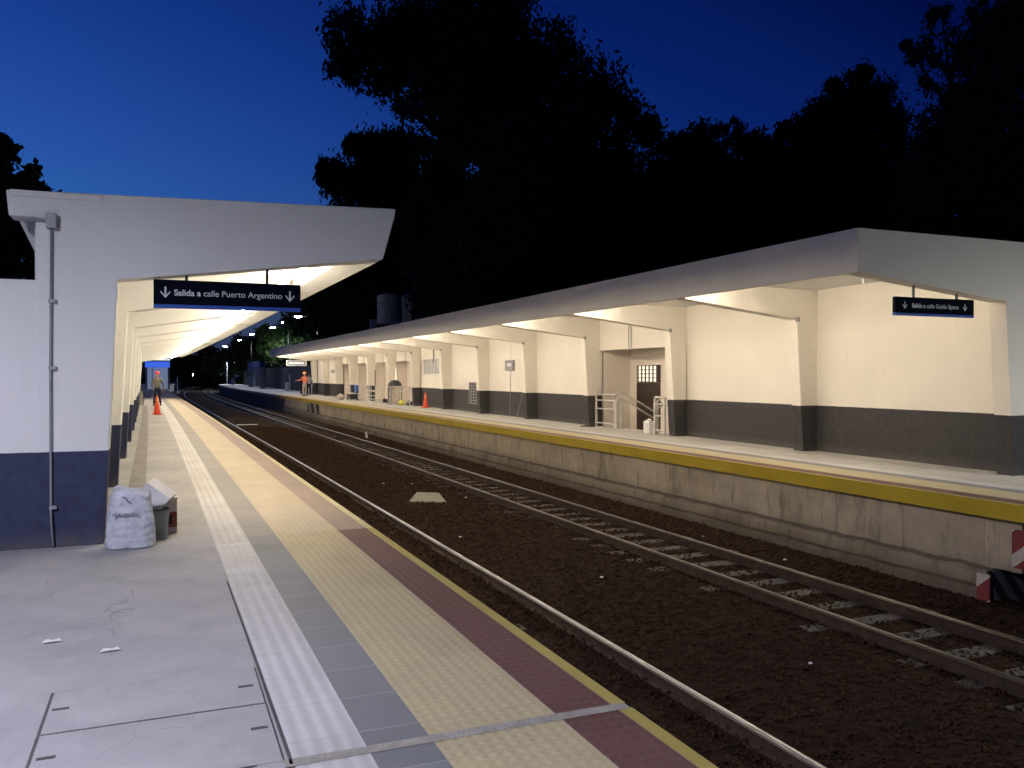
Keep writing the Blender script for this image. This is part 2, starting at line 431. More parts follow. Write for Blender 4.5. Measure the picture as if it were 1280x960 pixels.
c = mixc(nt, math_n(nt, 'MULTIPLY', wn2.outputs[0], .22), c, (.16, .13, .10))
fr = math_n(nt, 'ABSOLUTE', math_n(nt, 'SUBTRACT', math_n(nt, 'FRACT', math_n(nt, 'DIVIDE', sp.outputs[1], 1.25)), .5))
c = mixc(nt, math_n(nt, 'MULTIPLY', math_n(nt, 'GREATER_THAN', fr, .495), .35), c, (.06, .045, .035))
led = math_n(nt, 'ADD', sp.outputs[2], math_n(nt, 'MULTIPLY', noise(nt, pos, 2.5, 4), .07))
l1 = math_n(nt, 'LESS_THAN', math_n(nt, 'ABSOLUTE', math_n(nt, 'ADD', led, .845)), .022)
l2 = math_n(nt, 'LESS_THAN', math_n(nt, 'ABSOLUTE', math_n(nt, 'ADD', led, 1.06)), .016)
c = mixc(nt, math_n(nt, 'MULTIPLY', math_n(nt, 'MAXIMUM', l1, l2), .6), c, (.06, .048, .035))
L.new(c, b.inputs['Base Color']); b.inputs['Roughness'].default_value = .9
bp = nt.nodes.new('ShaderNodeBump'); bp.inputs['Strength'].default_value = .6; bp.inputs['Distance'].default_value = .03
L.new(noise(nt, pos, 12, 8, .7), bp.inputs['Height']); L.new(bp.outputs[0], b.inputs['Normal'])

# ---------------------------------------------------------------- ground, ballast, platforms
RT = -1.12                                           # rail head level
g = MB(); g.add([(-900, -300, -1.34), (900, -300, -1.34), (900, 1500, -1.34), (-900, 1500, -1.34)], [(0, 1, 2, 3)])
tag(g.build('ground', M['ground']), kind='structure')

BX = [1.6, 3.0, 3.5, 4.3, 5.0, 5.6, 6.2, 6.6, 8.2, 8.7, 9.8]
BZ = [-1.29, -1.283, -1.262, -1.25, -1.20, -1.20, -1.225, -1.264, -1.285, -1.26, -1.25]
bb = MB()
prof = list(zip(BX, BZ))
sweep(bb, prof, -12, 330, closed=False)
tag(bb.build('ballast_bed', M['ballast']), kind='structure')

def stones(n):
    y = 2.0 + 44 * rng.random(n) ** 1.7
    x = 1.9 + 7.7 * rng.random(n)
    z = np.interp(x, BX, BZ) + rng.normal(.004, .010, n)
    x = x + np.array([off(v) for v in y])
    s = rng.uniform(.011, .027, n) * (1 + y / 60)
    base = np.array([(1, 0, 0), (-1, 0, 0), (0, 1, 0), (0, -1, 0), (0, 0, .75), (0, 0, -.75)], float)
    v = base[None] * rng.uniform(.55, 1.25, (n, 6, 3)) + rng.normal(0, .22, (n, 6, 3))
    a = rng.random(n) * 6.283; ca, sa = np.cos(a), np.sin(a)
    vx = v[..., 0] * ca[:, None] - v[..., 1] * sa[:, None]; vy = v[..., 0] * sa[:, None] + v[..., 1] * ca[:, None]
    V = np.stack([vx, vy, v[..., 2]], -1) * s[:, None, None] + np.stack([x, y, z], -1)[:, None]
    F = np.array([(0, 2, 4), (2, 1, 4), (1, 3, 4), (3, 0, 4), (2, 0, 5), (1, 2, 5), (3, 1, 5), (0, 3, 5)])
    F = (F[None] + 6 * np.arange(n)[:, None, None]).reshape(-1, 3)
    return V.reshape(-1, 3), F

def mesh_np(name, V, F, mat, parent=None, loc=None):
    me = bpy.data.meshes.new(name)
    k = F.shape[1]
    me.vertices.add(len(V)); me.vertices.foreach_set('co', V.astype(np.float32).ravel())
    me.loops.add(F.size); me.loops.foreach_set('vertex_index', F.astype(np.int32).ravel())
    me.polygons.add(len(F)); me.polygons.foreach_set('loop_start', np.arange(0, F.size, k, dtype=np.int32))
    me.polygons.foreach_set('loop_total', np.full(len(F), k, dtype=np.int32))
    me.materials.append(mat); me.update(calc_edges=True); me.validate()
    o = bpy.data.objects.new(name, me); col.objects.link(o)
    if parent: o.parent = parent
    if loc: o.location = loc
    return o
V, F = stones(95000)
tag(mesh_np('ballast_stones', V, F, M['stone']), 'dark reddish brown crushed stone lying between and around the rails', 'ballast', kind='stuff')

# left platform: X runs to 2.0 at the edge
p = MB()
sweep(p, [(-14, -.6), (-14, 0), (.46, 0), (2.0, 0), (2.0, -.16), (1.82, -.19), (1.82, -1.4), (-14, -1.4)], -12, 165)
tag(p.build('platform', M['concrete']), kind='structure')
def strip(name, x0, x1, y0, y1, z, mat):
    s = MB(); sweep(s, [(x0, z), (x1, z)], y0, y1, closed=False)
    return tag(s.build(name, mat), kind='structure')
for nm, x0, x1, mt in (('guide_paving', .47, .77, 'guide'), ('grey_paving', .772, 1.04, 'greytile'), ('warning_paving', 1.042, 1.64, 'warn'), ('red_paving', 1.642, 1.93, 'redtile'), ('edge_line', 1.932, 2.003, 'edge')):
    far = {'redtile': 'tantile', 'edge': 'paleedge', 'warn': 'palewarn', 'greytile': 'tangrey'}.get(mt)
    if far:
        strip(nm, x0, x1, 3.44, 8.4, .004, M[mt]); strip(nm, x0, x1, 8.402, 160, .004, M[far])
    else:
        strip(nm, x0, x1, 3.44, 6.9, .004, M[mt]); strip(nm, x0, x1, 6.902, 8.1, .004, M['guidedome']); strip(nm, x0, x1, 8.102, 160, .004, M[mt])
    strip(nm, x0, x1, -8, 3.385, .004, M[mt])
s = MB(); s.add([(-.6, 3.38, .006), (1.99, 3.38, .006), (1.99, 3.445, .006), (-.6, 3.44, .006)], [(0, 1, 2, 3)])
# the cast joint only crosses the paved strips
s = MB(); s.add([(.34, 3.38, .006), (1.99, 3.375, .006), (1.99, 3.445, .006), (.34, 3.45, .006)], [(0, 1, 2, 3)])
tag(s.build('expansion_joint', M['joint']), kind='structure')
s = MB(); sweep(s, [(.452, .006), (.464, .006)], 3.4, 6.6, closed=False)
tag(s.build('paving_seam', M['gap']), kind='structure')
strip('drain_strip', -.36, -.14, 9.2, 47, .004, mk('drain_strip_concrete', (.20, .19, .18), (.30, .285, .27), 4, .85, .3, 50))
# expansion seams across the concrete
for y in (8.2, 13, 17.5, 22, 26.5, 31, 36):
    s = MB(); s.add([(-.14 + off(y), y, .005), (.455 + off(y), y, .005), (.455 + off(y), y + .012, .005), (-.14 + off(y), y + .012, .005)], [(0, 1, 2, 3)])
    tag(s.build('slab_seam', M['joint']), kind='structure')

# far platform
p = MB()
top = [(9.43, 0), (9.43, -.22), (9.62, -.235), (9.62, -.27)]
sweep(p, [(9.43, 0), (9.43, -.20), (9.60, -.23), (12.47, -.23), (12.47, 0)], -12, 68.2)
sweep(p, [(9.43, 0), (9.43, -.20), (9.60, -.23), (16, -.23), (16, 0)], 68.2, 152)
p.box(12.47, 18, -12, 8.9, -.23, 0)
p.box(12.47, 12.9, 8.9, 18.25, -.23, -.001)
tag(p.build('platform', M['concrete_r']), kind='structure')
def stripr(name, x0, x1, mat, z=.004): strip(name, x0, x1, -10, 150, z, mat)
strip('edge_line', 9.425, 9.50, -10, 68, .004, M['edge'])
strip('edge_line', 9.425, 9.50, 68, 150, .004, M['white_p'])
stripr('red_paving', 9.502, 9.80, M['redtile']); stripr('warning_paving', 9.802, 10.40, M['warn'])
stripr('grey_paving', 10.402, 10.67, M['greytile']); stripr('guide_paving', 10.672, 10.97, M['guide'])
s = MB(); sweep(s, [(9.426, .003), (9.426, -.202)], -10, 68, closed=False)
tag(s.build('edge_face', mk('golden_edge_paint', (.56, .40, .02), (.68, .50, .03), 1.5, .6, .2, 60, detail=8)), kind='structure')
s = MB(); sweep(s, [(11.86, .004), (11.885, .004)], 9, 67, closed=False)
tag(s.build('paving_seam', M['joint']), kind='structure')
w = MB()
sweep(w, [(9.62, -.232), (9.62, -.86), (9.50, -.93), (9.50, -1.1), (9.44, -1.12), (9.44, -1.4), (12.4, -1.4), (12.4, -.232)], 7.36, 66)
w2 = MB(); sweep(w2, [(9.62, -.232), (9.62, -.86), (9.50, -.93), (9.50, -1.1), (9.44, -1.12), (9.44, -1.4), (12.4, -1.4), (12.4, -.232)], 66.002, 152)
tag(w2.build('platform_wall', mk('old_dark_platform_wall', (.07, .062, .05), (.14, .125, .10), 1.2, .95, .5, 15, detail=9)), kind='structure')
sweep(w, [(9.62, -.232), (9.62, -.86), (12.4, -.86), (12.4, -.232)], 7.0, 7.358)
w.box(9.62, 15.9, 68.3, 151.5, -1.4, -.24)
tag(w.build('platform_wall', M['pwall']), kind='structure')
def plate(name, x0, x1, y0, y1, z0, z1, mat, label, cat):
    return tag(MB().box(x0, x1, y0, y1, z0, z1).build(name, mat, bevel=.002), label, cat)
plate('hazard_plate', 9.585, 9.612, 6.94, 7.12, -.80, -.33, M['redwhite'], 'upper red and white striped plate on the near end of the far platform wall', 'hazard plate')
plate('hazard_plate', 9.41, 9.435, 7.28, 7.46, -1.33, -.92, M['redwhite'], 'lower red and white striped plate at the foot of the far platform wall', 'hazard plate')
plate('striped_board', 9.44, 12.2, 7.315, 7.345, -1.36, -.88, M['bw'], 'black and white diagonally striped board under the end of the far platform', 'hazard board')
s = MB(); sweep(s, [(9.612, -.26), (9.612, -.85)], 52.2, 56.2, closed=False)
o = s.build('hazard_stripes', M['yb']); tag(o, kind='structure')

# ---------------------------------------------------------------- tracks
def track(cx, label, y1, head):
    t = thing('railway_track', label, 'railway track')
    for sgn in (-1, 1):
        x = cx + sgn * .535
        r = MB(); sweep(r, [(x - .034, RT - .004), (x - .034, RT - .035), (x - .010, RT - .045), (x - .010, RT - .115), (x - .06, RT - .14), (x + .06, RT - .14), (x + .010, RT - .115), (x + .010, RT - .045), (x + .034, RT - .035), (x + .034, RT - .004)], -12, y1)
        ro = r.build('rail', M['rust'], t)
        h = MB(); sweep(h, [(x - .0355, RT - .020), (x - .034, RT - .010), (x - .028, RT - .002), (x - .016, RT + .003), (x, RT + .005), (x + .016, RT + .003), (x + .028, RT - .002), (x + .034, RT - .010), (x + .0355, RT - .020)], -12, y1, closed=False)
        h.build('rail_head', head, ro, smooth=True)
    y = 1.2; n = 0; rest = MB()
    while y < y1:
        a = off(y) + cx; w_ = random.uniform(.10, .13); e = random.uniform(-.06, .06); zt = RT - .142 + random.uniform(-.008, .004)
        q = rest if n >= 100 else MB()
        q.box(a - 1.0 + e, a + 1.0 + e, y - w_, y + w_, zt - .14, zt)
        if n < 100:
            q.build('sleeper', M['sleeper'], t, bevel=.012)
        y += .62 + random.uniform(-.03, .03); n += 1
    tag(rest.build('sleeper', M['sleeper'], t), kind='stuff')
track(3.60, 'near railway track with one bright rail beside the tactile paved platform', 300, M['steel'])
track(7.48, 'far railway track with pale sleepers below the far platform wall', 300, mk('dull_rail_head', (.10, .085, .07), (.20, .18, .16), 3, .34, .1, 60, metal=.9, stretch=(1, .4, 1)))

# ---------------------------------------------------------------- far (right) shelter
PITCH = 4.54; FY = [8.95 + PITCH * k for k in range(14)]
sh = thing('platform_shelter', 'long white canopy and building with grey dado on the far platform', 'station shelter', (12.5, 8.95, 0))
def part(mb, name, mat, parent, **k):
    o = mb.build(name, mat, parent, **k)
    o.matrix_parent_inverse = Matrix.Translation(parent.location).inverted()
    return o
FT = .28
for k, y in enumerate(FY):
    f = MB(); o_ = off(y)
    if k == 0:
        poly = [(12.12, 0), (11.93, 2.68), (8.97, 2.99), (8.97, 3.60), (17, 3.60), (17, 0)]
    else:
        poly = [(12.12, 0), (11.95, 2.68), (9.268, 3.00), (9.268, 3.298), (12.448, 3.298), (12.448, 0)]
    f.prism([(x + o_, z) for x, z in poly], y, y + FT)
    part(f, 'frame', M['paint_r'], sh, bevel=.012 if k else 0)
    if k:
        c_ = MB(); c_.box(11.93 + o_, 11.99 + o_, y - .04, y + .03, 2.63, 2.72)
        part(c_, 'bracket', M['ventm'], sh)
# fascia and roof follow the curve
f = MB(); sweep(f, [(8.97, 2.99), (8.97, 3.60), (9.265, 3.60), (9.265, 3.02)], 9.232, FY[-1] + 1.0); part(f, 'fascia', M['paint_r'], sh)
f = MB(); sweep(f, [(9.267, 3.30), (9.267, 3.56), (17, 3.56), (17, 3.30)], 9.232, FY[-1] + .95); part(f, 'roof', M['plain'], sh)
# wall, bay by bay
OPEN = {2: (2.3, 13.5), 7: (2.3, 13.05), 8: (2.3, 13.05), 9: (2.3, 13.05), 10: (2.3, 13.05)}
w = MB(); rec = MB(); rec2 = MB()
for k in range(13):
    y0, y1 = FY[k] + FT + .002, FY[k + 1] - .002
    o_ = off((y0 + y1) / 2)
    X = 12.45 + o_
    if k in OPEN:
        zl, xb = OPEN[k]; xb += o_
        w.box(X, X + .14, y0 - .28, y1 + .28, zl, 3.296)
        fl = -.75 if k == 2 else 0
        if k == 2:
            rec, rec_ = rec2, rec
            rec.box(X + .142, xb + 1.2, y1 + .0, y1 + .2, fl, 3.296)
            rec.box(X + .142, xb + 1.2, y0 - .2, y0, fl, 3.296)
            rec.box(xb, xb + .15, y0, y1 - 1.75, fl, 3.296)
            rec.box(xb, xb + .15, y1 - .42, y1, fl, 3.296)
            rec.box(xb, xb + .15, y1 - 1.75, y1 - .42, 1.85, 3.296)
            rec.box(X, xb, y0, y1, fl - .1, fl)
            for i in range(3):
                rec.box(X + .1 + .3 * i, X + .4 + .3 * i, y0 + .002, y1 - .002, fl, -.02 - .19 * i)
            rec = rec_
        else:
            rec.box(X + .142, xb, y1 + .08, y1 + .2, 0, 3.296)
            rec.box(X + .142, xb, y0 - .2, y0 - .08, 0, 3.296)
            rec.box(xb, xb + .15, y0 - .2, y1 + .2, 0, 3.296)
            rec.box(X - .1, xb, y0 - .2, y1 + .2, -.2, -.003)
    else:
        w.box(X, X + .14, y0 - .28, y1 + .28, 0, 3.296)
part(w, 'wall', M['paint_r'], sh); part(rec, 'recess_wall', M['recess'], sh); part(rec2, 'stair_recess', M['recess'], sh)
e = MB(); o_ = off(FY[-1]); e.box(12.12 + o_, 17 + o_, FY[-1] + FT + .002, FY[-1] + FT + .2, 0, 3.29); part(e, 'end_wall', M['paint_r'], sh)
# tube lamps hidden behind the fascia
for k in range(13):
    y0, y1 = FY[k] + FT + .15, FY[k + 1] - .15
    t_ = MB(); a = off((y0 + y1) / 2)
    t_.tube([(9.45 + off(y0), y0, 3.09), (9.45 + off(y1), y1, 3.09)], .022, 8)
    o = part(t_, 'tube_lamp', M['tube'], sh)
    h_ = MB(); h_.box(9.268 + a, 9.36 + a, y0, y1, 3.20, 3.26); part(h_, 'lamp_housing', M['white_p'], sh)
# details of the wall
def bay(k): return FY[k] + FT, FY[k + 1]
def wallx(y): return 12.45 + off(y)
# exit door with lit grille above it
y1 = bay(2)[1]; xo = off(y1 - 2)
d = MB(); d.box(13.50 + xo, 13.54 + xo, y1 - 1.75, y1 - .42, -.75, 1.32)
for z in (-.2, .35, .9): d.box(13.485 + xo, 13.5 + xo, y1 - 1.71, y1 - .46, z, z + .02)
dd = part(d, 'door', M['brown'], sh)
gl = MB(); gl.box(13.56 + xo, 13.6 + xo, y1 - 1.75, y1 - .42, 1.34, 1.85); part(gl, 'transom_window', mk('lit_transom', (.8, .8, .75), emit=((1.0, .85, .62), .28)), sh)
gb = MB()
for i in range(7): gb.box(13.50 + xo, 13.53 + xo, y1 - 1.75 + .21 * i, y1 - 1.715 + .21 * i, 1.34, 1.85)
for i in range(5): gb.box(13.505 + xo, 13.535 + xo, y1 - 1.75, y1 - .42, 1.34 + .12 * i, 1.362 + .12 * i)
gb.box(13.48 + xo, 13.54 + xo, y1 - 1.75, y1 - 1.55, 1.34, 1.85)
part(gb, 'transom_grille', M['brown'], sh)
# conduits hanging to the lintels
def conduit(y, z0, z1, x=None, r=.014, n='conduit'):
    x = wallx(y) - .03 if x is None else x
    part(MB().tube([(x, y, z0), (x, y, z1)], r, 6), n, M['ventm'], sh)
for yy in (bay(2)[0] + 2.35, bay(2)[0] + 2.48): conduit(yy, 2.3, 3.29)
for k in (7, 8, 9, 10): conduit(bay(k)[0] + 2.3, 2.3, 3.29)
part(MB().lathe([(.0, 0), (.05, .02), (.06, .07), (.05, .11)], (wallx(18.7) - .1, 18.7, 2.19), 12), 'dome_camera', M['white_p'], sh)
# window grille, bay 6
y0, y1 = bay(6); X = wallx(38)
wz0, wz1 = 1.62, 2.32
wf = MB()
ya, yb = y0 + .45, y1 - .45
X -= .01
wf.box(X - .05, X - .004, ya, yb, wz1, wz1 + .05); wf.box(X - .05, X - .004, ya, yb, wz0 - .04, wz0); wf.box(X - .05, X - .004, ya, ya + .05, wz0, wz1); wf.box(X - .05, X - .004, yb - .05, yb, wz0, wz1)
wf.box(X - .045, X - .006, ya, yb, (wz0 + wz1) / 2 - .02, (wz0 + wz1) / 2 + .02)
win = part(wf, 'window', M['white_p'], sh)
wb = MB(); n = 15
for i in range(n):
    yy = ya + .08 + (yb - ya - .16) * i / (n - 1)
    wb.box(X - .045, X - .026, yy - .045, yy + .045, wz0, wz1)
wb.build('grille', M['white_p'], win)
wp = MB(); wp.box(X - .024, X - .016, ya, yb, wz0, wz1)
pt = wp.build('pane', mk('window_pane_grey', (.07, .06, .05), (.10, .09, .08), 5, .3), win)
conduit(y0 + 2.0, 2.28, 3.29, X - .06, .03)
part(MB().box(X - .09, X - .03, y0 + 1.95, y0 + 2.05, 2.15, 2.3), 'junction_box', M['ventm'], sh)
# vent grille, bay 5
X = wallx(33.2); vf = MB()
yv0, yv1 = 32.25, 33.75
for yy in (yv0, yv1 - .05): vf.box(X - .05, X - .004, yy, yy + .05, .34, 1.25)
for i in range(8): vf.box(X - .045, X - .026, yv0, yv1, .34 + .124 * i, .385 + .124 * i)
for i in range(1, 5): vf.box(X - .052, X - .026, yv0 + .3 * i - .02, yv0 + .3 * i + .02, .34, 1.25)
v_ = part(vf, 'vent_grille', M['ventm'], sh)
vb = MB().box(X - .024, X - .001, yv0, yv1, .34, 1.25); pt = vb.build('vent_back', mk('vent_back_grey', (.05, .05, .05), (.08, .08, .07), 6, .8), v_)
# panel and conduit, bay 4
X = wallx(29.3); pp = MB().box(X - .08, X - .004, 28.95, 29.75, 1.72, 2.12)
part(pp, 'meter_box', M['ventm'], sh, bevel=.01)
part(MB().box(X - .086, X - .08, 29.1, 29.5, 1.88, 2.0), 'meter_window', M['letter'], sh)
part(MB().tube([(X - .02, 29.35, 0), (X - .02, 29.35, 1.72)], .012, 6), 'conduit', M['galv'], sh)
part(MB().tube([(X - .02, 29.35, 2.12), (X - .02, 29.35, 3.29)], .008, 6), 'conduit', M['galv'], sh)
part(MB().box(wallx(37) - .05, wallx(37) - .004, 36.95 - .05, 37.02, 2.0, 2.08), 'junction_box', M['dark'], sh)
# interior doors of bays 7-9, wall plate of bay 11
y0, y1 = bay(7); xo = off((y0 + y1) / 2) - .004; part(MB().box(13.01 + xo, 13.047 + xo, y0 + .3, y0 + 2.3, 0.0, 1.95), 'glow_doorway', M['warmglow'], sh)  # flat panel glows in place of light falling into the alcove
y0, y1 = bay(8); xo = off((y0 + y1) / 2) - .004; part(MB().box(13.01 + xo, 13.047 + xo, y0 + .3, y0 + 2.3, 0.0, 1.95), 'glow_doorway', M['warmglow'], sh)
y0, y1 = bay(9); xo = off((y0 + y1) / 2) - .004; part(MB().box(13.00 + xo, 13.047 + xo, y0 + .3, y0 + 2.3, 0.0, 1.9), 'door', M['brown'], sh)
y0, y1 = bay(11); X = wallx(y0 + 2)
part(MB().box(X - .04, X - .004, y0 + 1.4, y0 + 3.4, 1.72, 1.95), 'wall_plate', M['ventm'], sh)
part(MB().box(X - .14, X - .004, y0 + .6, y0 + .9, .3, 2.0), 'downpipe', M['plain'], sh)
part(MB().tube([(10.02, 9.9, 2.97), (9.98, 9.9, 3.05), (9.97, 9.9, 3.29)], [.02, .02, .012], 8), 'cable_stub', M['ventm'], sh)

# ---------------------------------------------------------------- near (left) shelter
LP_ = 4.3; LY = [8.55 + LP_ * k for k in range(13)]
sl = thing('platform_shelter', 'white cantilever canopy with navy dado and hanging exit sign beside the near platform', 'station shelter', (-.7, 8.55, 0))
for k, y in enumerate(LY):
    f = MB(); o_ = off(y)
    if k == 0:
        poly = [(-.47, 0), (-.34, 2.43), (2.15, 2.75), (2.27, 3.19), (2.285, 3.28), (-.76, 3.20), (-1.23, 3.185), (-1.21, 2.96), (-1.0, 2.96), (-1.0, 0)]
    else:
        poly = [(-.50, 0), (-.36, 2.43), (1.848, 2.78), (1.848, 3.02), (-.87, 3.02), (-.87, 0)]
    f.prism([(x + o_, z) for x, z in poly], y, y + FT)
    part(f, 'frame', M['paint_l'], sl, bevel=.010)
f = MB(); sweep(f, [(2.15, 2.75), (2.27, 3.19), (2.285, 3.26), (1.96, 3.26), (1.85, 2.79)], 8.832, LY[-1] + .5); part(f, 'fascia', M['fascia'], sl)
f = MB(); sweep(f, [(-1.2, 3.022), (-1.2, 3.17), (1.955, 3.24), (1.90, 3.022)], 8.832, LY[-1] + .45); part(f, 'roof', M['plain'], sl)
f = MB(); sweep(f, [(-.872, 0), (-.872, 3.018), (-1.04, 3.018), (-1.04, 0)], 8.832, LY[-1] + .3); part(f, 'wall', M['paint_l'], sl)
part(MB().box(-9, -1.002, 8.555, 8.80, 0, 2.40), 'side_wall', M['paint_l'], sl, bevel=.01)
part(MB().box(-1.235, -.5, 8.535, 8.548, 3.135, 3.19), 'roof_flashing', M['plain'], sl, bevel=.004)
part(MB().prism([(-1.25, 3.03), (-1.04, 3.03), (-1.04, 2.56)], 9.1, 9.3), 'rear_haunch', M['fascia'], sl)
for k in range(12):
    y0, y1 = LY[k] + FT + .15, LY[k + 1] - .15
    t_ = MB().tube([(1.45 + off(y0), y0, 2.70), (1.45 + off(y1), y1, 2.70)], .02, 8)
    part(t_, 'tube_lamp', M['tube_l'], sl)
# conduit down the front wall, with its box
M['pipe'] = mk('grey_conduit', (.24, .245, .265), (.32, .325, .345), 12, .5, metal=.2)
cp = thing('conduit_pipe', 'grey vertical conduit with a junction box running down the near white wall', 'conduit', (-.91, 8.52, 0))
MB().tube([(0, 0, 0), (-.012, -.01, .25), (-.018, 0, .35), (-.015, 0, 1.6), (0, 0, 2.86)], .0105, 8).build('pipe', M['pipe'], cp, smooth=True)
MB().box(-.04, .045, -.05, .028, 2.86, 2.99).build('junction_box', M['pipe'], cp, bevel=.006)
MB().tube([(-.04, -.01, 2.93), (-.17, -.01, 2.94)], .012, 8).build('pipe_arm', M['pipe'], cp)
for z in (.35, 1.6, 2.2): MB().box(-.03, .03, -.012, .028, z, z + .03).build('clip', M['pipe'], cp)

# ---------------------------------------------------------------- hanging signs
def text_mesh(name, s, size, mat, parent, x, z, y=-.012, bold=0.0):
    cu = bpy.data.curves.new('t', 'FONT'); cu.body = s; cu.size = size; cu.extrude = .0015; cu.offset = bold
    cu.align_x = 'LEFT'
    o = bpy.data.objects.new('t', cu); col.objects.link(o)
    bpy.context.view_layer.update()
    me = bpy.data.meshes.new_from_object(o.evaluated_get(bpy.context.evaluated_depsgraph_get()))
    bpy.data.objects.remove(o)
    me.materials.clear(); me.materials.append(mat)
    q = bpy.data.objects.new(name, me); col.objects.link(q); q.parent = parent
    q.location = (x, y, z); q.rotation_euler = (R(90), 0, 0)
    w_ = max((v.co.x for v in me.vertices), default=0)
    return q, w_

def arrow(parent, x, z, s, y=-.012):
    a = MB()
    a.box(-.09, .09, 0, .003, -.35, .62)
    for g_ in (-1, 1):
        a.add([(0, 0, -.62), (g_ * .5, 0, -.02), (g_ * .5, 0, .18), (0, 0, -.38), (0, .003, -.62), (g_ * .5, .003, -.02), (g_ * .5, .003, .18), (0, .003, -.38)],
              [(0, 1, 2, 3), (7, 6, 5, 4), (0, 4, 5, 1), (2, 6, 7, 3), (1, 5, 6, 2)])
    o = a.build('arrow', M['letter'], parent); o.location = (x, y, z); o.scale = (s, 1, s)
    return o

def hsign(label, x0, x1, y, z0, z1, words, rods, size, margin):
    t = thing('hanging_sign', label, 'sign', ((x0 + x1) / 2, y, z0), group=None)
    W = (x1 - x0) / 2; H = z1 - z0
    MB().box(-W, W, -.01, .04, .036, H).build('sign_board', M['sign'], t, bevel=.003)
    MB().box(-W, W, -.011, .041, 0, .035).build('blue_band', M['signblue'], t)
    for rx, top in rods: MB().box(rx - .013, rx + .013, .0, .03, H, top - z0).build('rod', M['dark'], t)
    zc = .028 + (H - .028) * .5
    arrow(t, -W + margin, zc, H * .32); arrow(t, W - margin, zc, H * .32)
    x = -W + margin * 1.72
    a, w1 = text_mesh('lettering', words[0], size, M['letter'], t, x, zc - size * .32, bold=.0022)
    b_, w2 = text_mesh('lettering', words[1], size, M['letter'], t, x + w1 + size * .28, zc - size * .32, bold=.0003)
    tot = w1 + size * .28 + w2; avail = 2 * W - margin * 3.44
    k = avail / tot
    a.scale = (k, 1, 1) if False else (k, k, 1); b_.scale = a.scale
    b_.location.x = x + (w1 + size * .28) * k
    for q in (a, b_): q.location.z = zc - size * k * .33
    return t
hsign('navy hanging sign reading Salida a calle Puerto Argentino under the near canopy', -.075, 1.29, 8.66, 2.19, 2.46,
      ('Salida a', 'calle Puerto Argentino'), [(-.39, 2.51), (.36, 2.60)], .1, .105)
hsign('navy hanging sign reading Salida a calle Guido Spano under the far canopy', 9.78, 11.38, 9.10, 2.42, 2.69,
      ('Salida a', 'calle Guido Spano'), [(-.42, 2.93), (.46, 2.86)], .1, .19)
# white light box at the far end of the far canopy
t = thing('light_box', 'white framed light box hanging at the far end of the far canopy', 'light box', (9.75, 67.6, 2.28))
lb = MB(); lb.box(-.78, .78, -.05, .05, 0, .07); lb.box(-.78, .78, -.05, .05, .38, .44); lb.box(-.78, -.70, -.05, .05, .07, .38); lb.box(.70, .78, -.05, .05, .07, .38)
lb.build('frame', M['white_p'], t); MB().box(-.70, .70, -.03, .03, .07, .38).build('panel', mk('grey_panel', (.25, .26, .28)), t)
MB().box(-.6, .6, -.045, -.032, .14, .3).build('lit_strip', mk('lit_strip', (.6, .6, .6), emit=((.8, .85, .9), .16)), t)
for x in (-.5, .5): MB().tube([(x, 0, .44), (x, 0, .9)], .015, 6).build('rod', M['white_p'], t)

# ---------------------------------------------------------------- hatch covers and litter
def cover(label, x0, x1, y0, y1, handles):
    t = thing('inspection_cover', label, 'inspection cover', ((x0 + x1) / 2, (y0 + y1) / 2, .004))
    cx, cy = t.location.x, t.location.y
    MB().box(x0 - cx, x1 - cx, y0 - cy, y1 - cy, 0, .0035).build('lid', M['concrete'], t)
    for hx, hy in handles:
        MB().box(hx - cx - .035, hx - cx + .035, hy - cy - .013, hy - cy + .013, .0037, .0050).build('lifting_slot', M['gap'], t)
s = MB().box(-.505, .447, 2.9, 4.618, .001, .0035); tag(s.build('cover_frame', M['gap']), kind='structure')
cover('concrete inspection cover nearer the camera, with two dark lifting slots at its corners', -.490, .440, 3.445, 4.074, [(.385, 3.80), (-.44, 3.83)])
cover('concrete inspection cover behind the front one, with dark slots at both ends', -.490, .440, 4.092, 4.605, [(.375, 4.34), (-.44, 4.37)])
cover('concrete inspection cover closest to the bottom of the picture', -.490, .440, 2.9, 3.425, [(-.2, 3.3)])
for (x, y, lab) in ((-.60, 5.51, 'small torn white paper scrap farther from the inspection covers'), (-.28, 5.21, 'small torn white paper scrap nearer the inspection covers')):
    l = MB(); pts = [(-.05, -.02, 0), (.0, -.03, .006), (.055, -.012, .0), (.04, .02, .008), (.01, .012, .003), (-.03, .028, .006)]
    n = len(pts)
    l.add([(a, b2, c2 + .008) for a, b2, c2 in pts] + [(a, b2, c2 + .006) for a, b2, c2 in pts], [tuple(range(n)), tuple(range(2 * n - 1, n - 1, -1))] + [(i, (i + 1) % n, (i + 1) % n + n, i + n) for i in range(n)])
    tag(l.build('paper_scrap', M['white_p'], loc=(x, y, 0)), lab, 'paper scrap')

